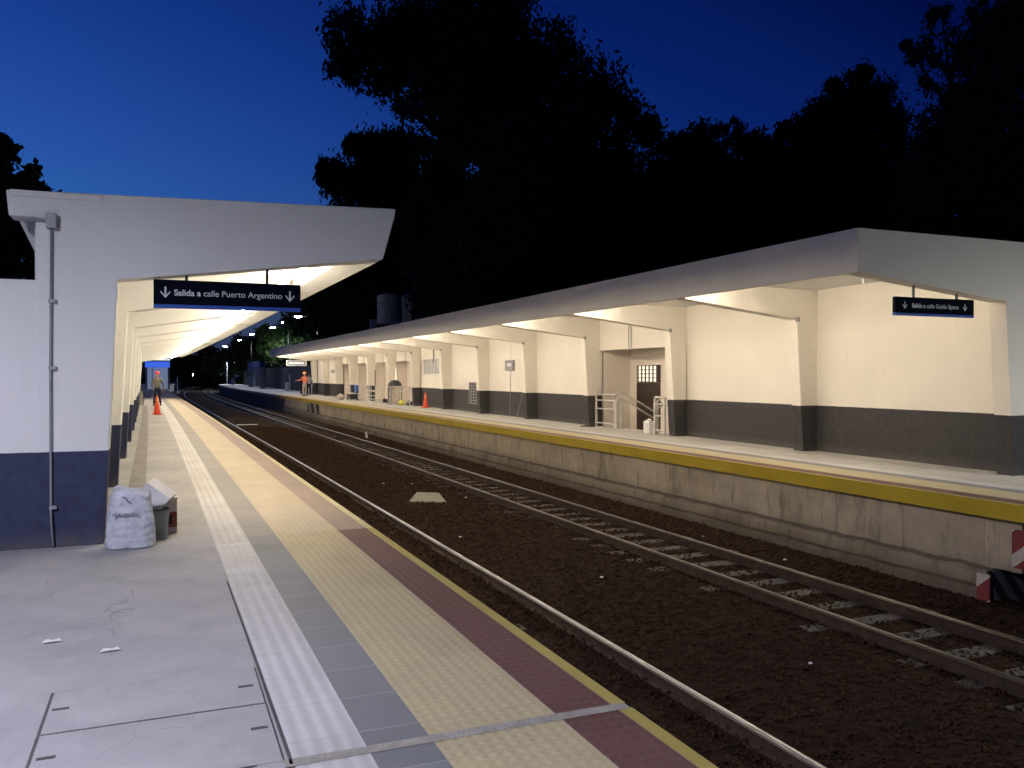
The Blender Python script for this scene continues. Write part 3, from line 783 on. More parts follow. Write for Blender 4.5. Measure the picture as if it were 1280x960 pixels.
# ---------------------------------------------------------------- sack, box, buckets by the corner
def noise_disp(o, strength, size, levels=0):
    if levels:
        sb = o.modifiers.new('sub', 'SUBSURF'); sb.levels = levels; sb.render_levels = levels
    tx = bpy.data.textures.new('wrinkle', 'CLOUDS'); tx.noise_scale = size; tx.noise_depth = 3
    d = o.modifiers.new('disp', 'DISPLACE'); d.texture = tx; d.strength = strength; d.texture_coords = 'LOCAL'; d.mid_level = .5
t = thing('sack', 'bulging white woven plastic sack with faded print at the near wall corner', 'sack', (-.275, 8.32, 0))
prof = []
sk = MB(); seg = 36; rings = 46
vs = []; fs = []
for i in range(rings):
    h = i / (rings - 1)
    w_ = .212 - .012 * abs(h - .12) * 2 - .030 * h ** 2.2; d_ = .15 - .06 * h ** 1.6
    if i == 0: w_ *= .97; d_ *= .95
    if h > .9: d_ *= (1 - h) * 7 + .3; w_ *= .97 - (h - .9) * .8
    lean = .012 * h
    for k in range(seg):
        a = 2 * math.pi * k / seg; cx_, sx_ = math.cos(a), math.sin(a)
        q = 2.8
        rx = abs(cx_) ** (2 / q) * (1 if cx_ > 0 else -1) * w_; ry = abs(sx_) ** (2 / q) * (1 if sx_ > 0 else -1) * d_
        f1 = 1 - abs(math.sin(h * 13 + 1.3 * math.sin(a * 2 + .6) + .8 * math.sin(a * 3.0))); f2 = 1 - abs(math.sin(h * 21 - 2.0 * math.sin(a * 1.0 + 2) + 5 * h * h))
        fold = -.011 * f1 ** 3 - .008 * f2 ** 4 + .006 * math.sin(5 * a + 7 * h)
        vs.append((rx * (1 + fold * 4) + lean, ry * (1 + fold * 5), h * .535 + (.014 * math.sin(3 * a + 1) - .022 * cx_) * h))
for i in range(rings - 1):
    for k in range(seg):
        q = (k + 1) % seg; fs.append((i * seg + k, i * seg + q, (i + 1) * seg + q, (i + 1) * seg + k))
fs.append(tuple(range(seg - 1, -1, -1))); fs.append(tuple(range((rings - 1) * seg, rings * seg)))
sk.add(vs, fs); o = sk.build('sack_body', M['bag'], t, smooth=True); noise_disp(o, .014, .06, 1)
pr_ = MB()
random.seed(3)
x = -.135
for i in range(11):
    w_ = random.uniform(.009, .014); z0 = .30 + .004 * math.sin(i)
    k = random.random()
    pr_.box(x, x + .0045, -.156, -.150, z0, z0 + .028)
    if k > .3: pr_.box(x + .0045, x + w_, -.156, -.150, z0 + .022, z0 + .028)
    if k > .5: pr_.box(x + .0045, x + w_, -.156, -.150, z0 + .010, z0 + .015)
    if k < .6: pr_.box(x + w_, x + w_ + .004, -.156, -.150, z0, z0 + .026)
    x += w_ + .0075
pr_.build('faded_print', M['print'], t)
MB().tube([(-.06, -.118, .47), (-.03, -.128, .46), (-.02, -.132, .43), (.01, -.134, .42)], .005, 6).build('crease_shade', M['print'], t)  # dark strip painting the shade of a small crease in the sack

t = thing('bucket', 'grey ribbed plastic bucket standing right of the white sack', 'bucket', (-.03, 8.62, 0))
MB().lathe([(.064, 0), (.069, .01), (.082, .22), (.087, .225), (.087, .24), (.083, .245), (.088, .262), (.088, .275), (.078, .278), (.066, .02), (.0, .02)], (0, 0, 0), 24).build('pail', M['bucket'], t, smooth=True)
MB().tube([(.087 * math.cos(a), .087 * math.sin(a), .282) for a in [i * math.pi / 8 for i in range(17)]], .006, 6).build('rim', M['dark'], t)
t = thing('paint_pot', 'dirty white tub with dark red label standing behind the grey bucket', 'tub', (.055, 8.95, 0))
MB().box(-.075, .075, -.07, .07, 0, .33).build('tub_body', M['white_b'], t, bevel=.015)
MB().box(-.078, .072, -.073, -.0705, .06, .21).build('label', M['redlabel'], t)
MB().box(-.06, .03, -.076, -.0735, .09, .18).build('label_panel', M['blackhole'], t)
MB().box(-.08, .08, -.075, .075, .33, .35).build('lid', M['white_b'], t, bevel=.004)
t = thing('cardboard_box', 'open white cardboard box tipped over on top of the bucket and tub', 'cardboard box', (-.055, 8.78, .40))
bxo = MB()
bxo.box(-.13, .13, -.11, -.104, -.085, .085); bxo.box(-.13, .13, .104, .11, -.085, .085); bxo.box(-.13, .13, -.104, .104, .079, .085); bxo.box(-.13, .13, -.104, .104, -.085, -.079); bxo.box(-.13, -.124, -.104, .104, -.079, .079)
bxo.build('carton', M['card'], t)
MB().box(.127, .133, -.104, .104, -.16, .08).build('flap', M['cardin'], t)
t.rotation_euler = (R(8), R(38), R(-12))

# ---------------------------------------------------------------- cones, bins, bench, railings
def cone(label, loc):
    t = thing('traffic_cone', label, 'traffic cone', loc)
    MB().box(-.19, .19, -.19, .19, 0, .03).build('base', M['cone'], t, bevel=.012)
    MB().lathe([(.135, .03), (.13, .05), (.03, .72), (.022, .74), (.012, .74)], (0, 0, 0), 20).build('cone_body', M['cone'], t, smooth=True)
    MB().lathe([(.068, .50), (.045, .64), (.043, .64), (.065, .50)], (0, 0, 0), 20).build('sleeve', mk('faded_cone_band', (.75, .22, .14)), t)
cone('orange traffic cone standing on the near platform in front of the worker', (-.20, 36.0, 0))
cone('orange traffic cone against the grey dado of the far platform wall', (12.0 + off(40.2) + .05, 38.6, 0))
t = thing('litter_bin', 'pale square concrete bin with a dark rim beside the near canopy columns', 'litter bin', (-1.22, 47.6, 0))
MB().box(-.26, .26, -.26, .26, .0, .74).build('bin_body', mk('bin_concrete', (.40, .37, .32), (.47, .43, .38), 8), t, bevel=.02)
rb = MB(); rb.box(-.28, .28, -.28, .28, .74, .80); rb.build('rim', M['dark'], t, bevel=.01)
MB().tube([(.30, .1, .0), (.34, .1, .5), (.27, .1, .76)], .02, 6).build('leg', M['dark'], t)

bx = 11.55; by = 56.9
t = thing('bench', 'platform bench with blue backrest panel against the far building wall', 'bench', (10.85, 52.0, 0), R(-4))
MB().box(-.2, .25, -.9, .9, .40, .45).build('seat', M['railing'], t, bevel=.01)
MB().box(.26, .30, -.95, .95, .47, .92).build('backrest', M['bluepan'], t, bevel=.01)
MB().box(.25, .31, -1.0, 1.0, .93, .99).build('back_rail', M['white_p'], t)
for y in (-.75, .75):
    MB().box(-.18, -.12, y - .03, y + .03, 0, .40).build('leg', M['dark'], t); MB().box(.2, .27, y - .03, y + .03, 0, .93).build('leg', M['dark'], t)
MB().box(-.2, .25, -.9, .9, .12, .38).build('lower_panel', M['dark'], t)
def lump(name, label, cat, loc, s, mat, seedv=1):
    random.seed(seedv)
    bm = bmesh.new(); bmesh.ops.create_icosphere(bm, subdivisions=3, radius=1)
    for v in bm.verts:
        n = 1 + .16 * math.sin(v.co.x * 5 + seedv) * math.sin(v.co.y * 4 + 1) + .08 * math.sin(v.co.z * 9 + v.co.x * 3)
        v.co = Vector((v.co.x * s[0] * n, v.co.y * s[1] * n, max(v.co.z, -.75) * s[2] * n + s[2] * .7))
    me = bpy.data.meshes.new(name); bm.to_mesh(me); bm.free(); me.materials.append(mat)
    me.polygons.foreach_set('use_smooth', [True] * len(me.polygons))
    o = bpy.data.objects.new(name, me); col.objects.link(o); o.location = loc
    return tag(o, label, cat)
lump('rubble_sack', 'pale full sack lying left of the blue bench on the far platform', 'sack', (10.30, 52.8, 0), (.24, .3, .22), M['palecloth'])
lump('yellow_bag', 'yellow bag on the floor at the foot of the caged drum', 'bag', (11.45, 42.4, 0), (.16, .2, .15), mk('yellow_plastic', (.5, .5, .05), (.6, .58, .08), 9, .5), 4)

def railing(label, x, y0, y1, z1=.95, rows=(.12, .5, .95), posts=3, grid=0, foot=True):
    t = thing('railing', label, 'railing', (x, y0, 0), group=None)
    L_ = y1 - y0
    for z in rows: MB().tube([(0, 0, z), (0, L_, z)], .022, 8).build('rail', M['railing'], t, smooth=True)
    for i in range(posts):
        y = L_ * i / (posts - 1); MB().box(-.025, .025, y - .025, y + .025, 0, z1).build('post', M['railing'], t)
    for i in range(grid):
        y = L_ * (i + 1) / (grid + 1); MB().box(-.015, .015, y - .02, y + .02, .12, z1).build('bar', M['railing'], t)
    return t
# bay 2: exit steps
y0, y1 = bay(2); xo = off(21)
railing('grey steel railing panel left of the exit steps, joined to the dark column', 12.30 + xo, y1 - 1.20, y1 - .08, rows=(.12, .55, .80, .98), posts=2)
t = thing('handrail', 'grey double handrail sloping down into the exit steps, left of the white can', 'handrail', (12.30 + xo, y1 - 1.3, 0))
for dz in (0, -.2):
    MB().tube([(-.02, .06, .90 + dz), (-.03, .0, .98 + dz), (.05, -.02, 1.08 + dz), (.16, -.02, 1.08 + dz), (1.35, -.05, .42 + dz), (1.6, -.05, .28 + dz)], .024, 8).build('rail', M['railing'], t, smooth=True)
for x, zt in ((.0, .95), (.18, 1.04)):
    MB().box(x - .035, x + .035, -.05, .02, 0, zt - .18).build('post', M['railing'], t)
MB().box(1.3, 1.36, -.08, -.02, -.6, .4).build('post', M['railing'], t)
t = thing('handrail', 'grey steel handrail bending down to the exit door, right of the white can', 'handrail', (12.12 + xo, y0 + .56, 0))
for dz in (0, -.2):
    MB().tube([(.0, .0, .82 + dz), (.08, .0, .9 + dz), (.24, .01, .96 + dz), (.36, .01, .95 + dz), (1.3, .0, .4 + dz)], .024, 8).build('rail', M['railing'], t, smooth=True)
MB().tube([(.26, .01, .76), (.16, .0, .80), (.13, .0, .9), (.18, .0, .98), (.28, .01, .96)], .026, 8).build('return_bend', M['railing'], t, smooth=True)
MB().box(-.06, .06, -.03, .03, 0, .84).build('post', M['railing'], t)
railing('grey steel railing panel right of the exit steps, ending at the next column', 12.06 + xo, y0 + .06, y0 + .52, rows=(.12, .50, .80, .98), posts=2)
t = thing('jerrycan', 'white plastic jerrycan standing at the top of the exit steps', 'jerrycan', (12.05 + xo, y0 + .80, 0))
MB().box(-.09, .09, -.15, .15, 0, .34).build('can_body', M['white_p'], t, bevel=.025)
MB().tube([(0, -.1, .33), (0, -.09, .385), (0, .03, .385), (0, .05, .33)], .016, 6).build('handle', M['white_p'], t)
MB().lathe([(.03, .33), (.03, .37), (.02, .37)], (0, .1, 0), 12).build('cap', M['white_p'], t)
t = MB().box(-.02, .02, -.22, .22, 0, .03).build('broken_slat', M['dark'], loc=(11.75, y1 - .25, .0)); t.rotation_euler = (0, R(-8), R(50)); t.location.z = .01
tag(t, 'short dark wooden slat lying at the foot of the column left of the exit steps', 'slat')
X = wallx(28)
st = MB().tube([(0, 0, 0), (.10, -.5, 1.28)], .014, 6).build('leaning_stick', M['ventm'], loc=(X - .32, 28.05, 0)); tag(st, 'thin stick leaning on the wall right of the meter box conduit', 'stick')
# bays 7-10
for k, lab, gr in ((7, 'grey tube railing across the bright bay just left of the far orange cone', 0), (9, 'white gridded railing panel in front of the dark far doorway', 2), (10, 'low grey railing beside the blue bench', 0)):
    y0, y1 = bay(k); a = off(y0)
    if k == 9: railing(lab, 11.55 + a, 45.8, 49.0, rows=(.08, .4, .7, .98), posts=3, grid=gr)
    elif k == 7: railing(lab, 12.0 + a, y0 + .1, y1 - .3, rows=(.15, .72, .95), posts=4)
    else: railing(lab, 12.0 + a, y0 + .1, y0 + 1.4, rows=(.15, .6, .95), posts=2)
y0, y1 = bay(8)
railing('grey tube railing in the bay left of the caged drum', 12.0 + off(y0), y0 + .9, y1 - .1, rows=(.15, .6, .95), posts=3)
t = thing('caged_drum', 'tall caged refuse drum with a black dome lid in front of the open bays', 'refuse drum', (11.35, 43.4, 0))
MB().lathe([(.26, .05), (.28, .08), (.28, .90), (.26, .92)], (0, 0, 0), 20).build('drum', mk('drum_grey', (.46, .40, .34), (.54, .48, .42), 8), t, smooth=True)
for a in range(4):
    an = math.pi / 4 + a * math.pi / 2
    MB().box(.40 * math.cos(an) - .03, .40 * math.cos(an) + .03, .40 * math.sin(an) - .03, .40 * math.sin(an) + .03, 0, .98).build('leg', M['ventm'], t)
MB().lathe([(.38, .98), (.38, 1.0), (.33, 1.14), (.22, 1.24), (.08, 1.29), (.0, 1.30)], (0, 0, 0), 20).build('dome_lid', M['dark'], t, smooth=True)
MB().lathe([(.41, .93), (.41, .98), (.38, .98), (.38, .93)], (0, 0, 0), 20).build('ring', M['railing'], t)
for i, (k, yy, lab) in enumerate(((7, .9, 'small dark tool box left on the floor of the bright bay beside the cone'), (8, 1.2, 'small dark tool box on the floor left of the caged drum'))):
    y0 = bay(k)[0]
    tb = thing('tool_box', lab, 'tool box', (12.2 + off(y0), y0 + yy, 0))
    MB().box(-.12, .12, -.2, .2, 0, .2).build('case', M['dark'], tb, bevel=.02); MB().tube([(0, -.1, .2), (0, -.08, .26), (0, .08, .26), (0, .1, .2)], .012, 6).build('handle', M['dark'], tb)

# ---------------------------------------------------------------- between the tracks
sl2 = MB(); sl2.add([(4.93, 17.65, -1.17), (5.63, 17.2, -1.17), (5.86, 18.45, -1.15), (5.42, 18.75, -1.15), (4.93, 17.65, -1.22), (5.63, 17.2, -1.22), (5.86, 18.45, -1.2), (5.42, 18.75, -1.2)], [(0, 1, 2, 3), (7, 6, 5, 4), (0, 4, 5, 1), (1, 5, 6, 2), (2, 6, 7, 3), (3, 7, 4, 0)])
tag(sl2.build('concrete_slab', mk('pale_slab', (.30, .27, .22), (.38, .34, .28), 6, .9, .3, 40), bevel=.01), 'flat broken concrete slab lying on the ballast between the tracks', 'slab')
t = MB().box(-.05, .05, -.03, .03, 0, .30).build('marker_post', M['white_p'], loc=(8.85 + off(37), 37.2, -1.28), bevel=.008); t.rotation_euler = (0, R(-8), 0)
tag(t, 'short white marker post by the far rail below the platform wall', 'marker post')
t = MB().box(-.55, .55, -.09, .09, 0, .03).build('white_board', M['white_p'], loc=(4.9 + off(48), 48, -1.17)); tag(t, 'thin white board lying on the ballast far down between the tracks', 'board')
random.seed(5)
for i in range(9):
    x, y = random.uniform(4.6, 6.4), random.uniform(6, 22)
    if i in (7, 8): x, y = random.uniform(2.9, 3.6) + 5.6, random.uniform(9, 14)
    lab = ['pale pebble', ][0]
    w_ = random.uniform(.02, .035)
    o = MB().add([(-w_, -w_ * .6, 0), (w_, -w_ * .5, .004), (w_ * .8, w_ * .6, .01), (-w_ * .7, w_ * .5, .006), (0, 0, .022)], [(0, 1, 4), (1, 2, 4), (2, 3, 4), (3, 0, 4), (3, 2, 1, 0)]).build('litter_scrap', M['white_p'], loc=(x, y, float(np.interp(x, BX, BZ)) + .03))
    tag(o, 'tiny white litter scrap on the dark ballast', 'litter', 'white litter scraps on the ballast')

# ---------------------------------------------------------------- rooftop tanks
t = thing('water_tank', 'ribbed grey cylindrical water tank on the far building roof, left one', 'water tank', (14.6, 49, 3.56))
x_, y_, z_ = at(482, 410, 48); t.location = (x_, y_, 3.56)
t.location = (11.75, 46.3, 3.56)
def tank(t, r, h, z0):
    prof = []
    for i in range(13):
        z = z0 + h * i / 12; prof += [(r, z), (r * 1.03, z + h / 30)]
    prof += [(r * .6, z0 + h + .15), (.1, z0 + h + .22)]
    MB().lathe(prof, (0, 0, 0), 24).build('tank_body', M['tank'], t, smooth=False)
    for a in range(3): MB().box(r * .6 * math.cos(a * 2.1) - .08, r * .6 * math.cos(a * 2.1) + .08, r * .6 * math.sin(a * 2.1) - .08, r * .6 * math.sin(a * 2.1) + .08, 0, z0).build('leg', M['dark'], t)
tank(t, .62, 1.55, .85)
t = thing('water_tank', 'darker water tank on the far building roof, right one', 'water tank', (12.85, 45.7, 3.56)); tank(t, .5, 1.5, .85)
t = thing('vent_stack', 'pale ventilation stack on the roof left of the water tanks', 'vent stack', (11.2, 47.6, 3.56))
MB().box(-.17, .17, -.17, .17, 0, 1.15).build('flue', M['tank'], t, bevel=.01); MB().box(-.2, .2, -.2, .2, 1.15, 1.2).build('cap', M['tank'], t)

# ---------------------------------------------------------------- lamp posts
def lamp_post(loc, h, arm, label, power=None, head=.22, group='lamp posts along the far platform', lcol=(.80, .78, 1.0)):
    t = thing('lamp_post', label, 'lamp post', loc, group=group)
    MB().tube([(0, 0, 0), (0, 0, h * .6), (0, 0, h - .15)], [.07, .055, .045], 8).build('pole', (M['galv'] if 'near' in group else M['dark']), t, smooth=True)
    MB().tube([(0, 0, h - .15), (arm * .4, 0, h + .05), (arm, 0, h + .07)], .03, 6).build('arm', (M['galv'] if 'near' in group else M['dark']), t, smooth=True)
    a = 1 if arm > 0 else -1
    MB().box(arm - head * 1.3, arm + head * 1.3, -head * .6, head * .6, h + .05, h + .14).build('lamp_head', (M['galv'] if 'near' in group else M['dark']), t, bevel=.02)
    MB().lathe([(.02, -.10), (head * .7, -.06), (head * .8, 0)], (arm, 0, h + .05), 12).build('lens', M['lens'], t, smooth=True)
    if power:
        ld = bpy.data.lights.new('lamp', 'SPOT'); ld.energy = power; ld.spot_size = R(179); ld.spot_blend = .52; ld.color = lcol; ld.shadow_soft_size = .15
        lo = bpy.data.objects.new('lamp', ld); col.objects.link(lo); lo.parent = t; lo.location = (arm, 0, h - .15)
    return t
posts = [(373, 396, 6.5, .30, 130), (341, 409.6, 6.5, .26, 130), (315, 418, 6.5, .26, 130), (299.6, 425, 6.5, .26, 130), (281.5, 433, 6.5, .34, 150),
         (354, 402.5, 8.0, .2, 0), (325, 413, 8.0, .2, 0), (291.6, 427.6, 8.0, .22, 0), (304.5, 431, 7, .22, 0), (287, 442, 6.5, .3, 0), (318.5, 447.6, 5, .26, 0), (340.6, 440.5, 5, .24, 150)]
names = ['nearest', 'second', 'third', 'fourth', 'fifth']
for i, (u, v, h, hd, pw) in enumerate(posts):
    tt = (h - .02 - EYE) * FPX / (469 - v); P_ = at(u, v, tt)
    if i < 5: lab = 'bright platform lamp post beyond the far canopy, %s of its receding row' % names[i]
    else: lab = ['small bright street lamp just left of the nearest platform lamp', 'small street lamp dot above the green lit tree', 'street lamp dot beside the fourth platform lamp', 'faint street lamp below the fourth platform lamp', 'low faint lamp under the fifth platform lamp', 'small lamp low in the dark trees, left of the green tree', 'lamp low in the trees right under the green foliage'][i - 5]
    lamp_post((P_.x + 1.6, P_.y, -.0), h - .05, -1.6, lab, pw or None, hd * 1.25, 'lamp posts along the far platform' if i < 5 else 'distant street lamps')
# lamps behind the camera that light the near ends
lamp_post((-3.9, 2.6, 0), 4.3, 1.0, 'platform lamp post on the near platform behind the viewpoint', LAMP_W * 1.12, .25, 'near lamp posts')
lamp_post((15.0, 2.0, 0), 4.4, -1.0, 'platform lamp post on the far platform behind the viewpoint', LAMP_W * 1.15, .25, 'near lamp posts', (.90, .93, .90))
# T shaped double lamp far away
t = thing('double_lamp', 'T shaped mast with two flat lamps at the far platform end', 'double lamp', tuple(at(284, 453, 148).xy) + (0,))
zt = at(284, 452, 148).z
MB().tube([(0, 0, 0), (0, 0, zt)], .08, 8).build('pole', M['galv'], t)
MB().tube([(-1.2, 0, zt), (1.2, 0, zt - .1)], .06, 8).build('crossarm', M['galv'], t)
for x in (-1.2, 1.1): MB().box(x - .45, x + .45, -.2, .2, zt - .22, zt - .06).build('lamp_head', M['lens'], t)

# ---------------------------------------------------------------- far end: fence, shelter frame, blue shelter, train
t = thing('metal_fence', 'tall dark mesh fence along the back of the far platform beyond the canopy', 'fence', (13.6, 69, 0))
def fx(y): return 13.4 + off(y) - 13.6
for y in range(69, 150, 3):
    MB().box(fx(y) - .04, fx(y) + .04, y - 69 - .04, y - 69 + .04, 0, 2.45).build('post', M['fence'], t)
pn = MB(); random.seed(2)
for y in range(69, 147, 3):
    n = 14
    for i in range(n):
        yy = y + 3 * i / n; pn.box(fx(yy) - .012, fx(yy) + .012, yy - 69, yy - 69 + .13, .05, 2.4)
pn.build('fence_panel', M['fence'], t)
t = thing('metal_fence', 'dark fence crossing behind the two workers at the end of the far building', 'fence', (8.9 + 2.4, 69.8, 0))
pn = MB()
for i in range(24): pn.box(-.9 + i * .15, -.9 + i * .15 + .12, 0, .03, .03, 2.4)
pn.build('fence_panel', M['fence'], t)
for i in range(3): MB().box(-.92 + i * 1.8, -.84 + i * 1.8, .03, .1, 0, 2.45).build('post', M['fence'], t)
t = thing('bus_shelter', 'pale blue framed shelter with a blue fascia behind the far platform fence', 'shelter', (11.9 + off(105), 100, 0))
MB().box(0, .5, 0, .3, 0, 2.5).build('pillar', M['frame2'], t); MB().box(0, .5, 14, 14.3, 0, 2.5).build('pillar', M['frame2'], t)
MB().box(-.05, .4, .3, 14, 2.1, 2.5).build('beam', M['frame2'], t); MB().box(-.1, .5, -.2, 14.5, 2.52, 3.2).build('fascia', mk('navy_fascia', (.03, .05, .22), (.04, .06, .26), 3), t)
# objects on the far stretch
P_ = at(358.5, 488, 84)
t = thing('utility_cabinet', 'small grey cabinet standing left of the two workers', 'cabinet', (P_.x, P_.y, 0)); MB().box(-.16, .16, -.15, .15, .06, .82).build('cabinet_body', M['galv'], t, bevel=.01); MB().box(-.13, .13, -.12, .12, 0, .06).build('plinth', M['dark'], t)
P_ = at(362, 488, 80)
t = thing('signal_post', 'thin grey post beside the small cabinet on the far platform', 'post', (P_.x, P_.y, 0)); MB().tube([(0, 0, 0), (0, 0, 1.6)], .06, 8).build('pole', M['galv'], t); MB().lathe([(.1, 0), (.1, .04), (.06, .05)], (0, 0, 0), 10).build('base', M['galv'], t)
for u, v, tt, lab in ((290.5, 479, 138, 'seated pale figure shaped bollard at the far platform end'), (319, 481, 118, 'pale bollard in front of the blue framed shelter')):
    P_ = at(u, v, tt); t = thing('bollard', lab.replace('seated pale figure shaped bollard', 'pale rounded bollard'), 'bollard', (P_.x, P_.y, 0))
    MB().lathe([(.25, 0), (.22, .5), (.15, .9), (.05, 1.05)], (0, 0, 0), 12).build('post_body', M['frame2'], t, smooth=True)
for u, tt, lab in ((394, 66.0, 'left of two low grey bollards at the far building corner'), (397.5, 66.4, 'right of two low grey bollards at the far building corner')):
    P_ = at(u - 1, 490, tt); t = thing('bollard', lab, 'bollard', (P_.x - .1, P_.y + 1.9, 0)); MB().lathe([(.09, 0), (.09, .75), (.05, .8)], (0, 0, 0), 10).build('post_body', M['galv'], t, smooth=True)
# far blue shelter on the near platform
t = thing('kiosk', 'blue lit kiosk shelter at the far end of the near platform', 'kiosk', (at(198, 470, 100).x, 100, 0))
MB().box(-1.3, -1.15, 0, .15, 0, 2.4).build('pillar', M['frame2'], t); MB().box(1.05, 1.2, 0, .15, 0, 2.4).build('pillar', M['frame2'], t)
MB().box(-1.3, 1.2, 0, .15, 2.4, 3.05).build('blue_fascia', M['blueglow'], t); MB().box(-1.1, 1.0, 1.2, 1.3, 0, 2.4).build('back_panel', M['paleglow'], t)
MB().box(-1.5, 1.4, -.3, 1.6, 3.06, 3.18).build('roof', M['fence'], t); MB().box(-1.35, 1.25, -.32, -.2, 3.19, 3.3).build('lamp_strip', mk('kiosk_strip', (.6, .6, .6), emit=((.8, .88, 1.0), .3)), t)
MB().box(-.62, -.55, .3, .37, 0, 2.4).build('mullion', M['dark'], t)
# left edge fence beyond the canopy
t = thing('metal_fence', 'dark railing fence on the left beyond the near canopy end', 'fence', (-3.0, 62, 0))
pn = MB()
for i in range(30): pn.box(off(62 + i) - off(62) - .03, off(62 + i) - off(62) + .03, i, i + .3, 0, 1.9)
pn.build('fence_panel', M['fence'], t)
P_ = at(219, 484, 128)
t = thing('signal_post', 'thin white post standing beside the near platform curve', 'post', (P_.x + .3, P_.y, -1.3)); MB().tube([(0, 0, 0), (0, 0, 2.6)], .08, 8).build('pole', M['galv'], t); MB().lathe([(.3, 0), (.3, .4), (.1, .45)], (0, 0, 0), 10).build('base', M['galv'], t)
P_ = at(240, 467, 205)
t = thing('train', 'distant dark train front with one bright white headlight where the tracks curve', 'train', (P_.x, P_.y, -1.1))
MB().box(-1.35, 1.35, 0, 22, .5, 3.6).build('body', M['traindark'], t, bevel=.2)
MB().box(-1.1, 1.1, -.03, -.005, 2.0, 3.0).build('windscreen', M['dark'], t)
MB().box(-1.2, 1.2, .3, 21, .05, .5).build('bogie', M['dark'], t)
MB().lathe([(.5, 0), (.4, .02)], (0, 0, 0), 16).build('headlight', mk('headlight', (1, 1, 1), emit=((.85, .92, 1), 40)), t, loc=(0, -.06, P_.z + 1.1)).rotation_euler = (R(90), 0, 0)
P_ = at(229, 480, 170)

# ---------------------------------------------------------------- people
def skin_obj(name, J, E_, mat, parent, sub=2):
    me = bpy.data.meshes.new(name); ks = list(J)
    me.from_pydata([J[k][0] for k in ks], [(ks.index(a), ks.index(b)) for a, b in E_], [])
    me.materials.append(mat)
    o = bpy.data.objects.new(name, me); col.objects.link(o); o.parent = parent
    me.skin_vertices.new() if hasattr(me.skin_vertices, 'new') else None
    m_ = o.modifiers.new('skin', 'SKIN')
    sv = me.skin_vertices[0].data
    for i, k in enumerate(ks):
        r = J[k][1]; sv[i].radius = r if isinstance(r, tuple) else (r, r)
        sv[i].use_root = (i == 0)
    m_.use_smooth_shade = True
    s_ = o.modifiers.new('sub', 'SUBSURF'); s_.levels = sub; s_.render_levels = sub
    return o

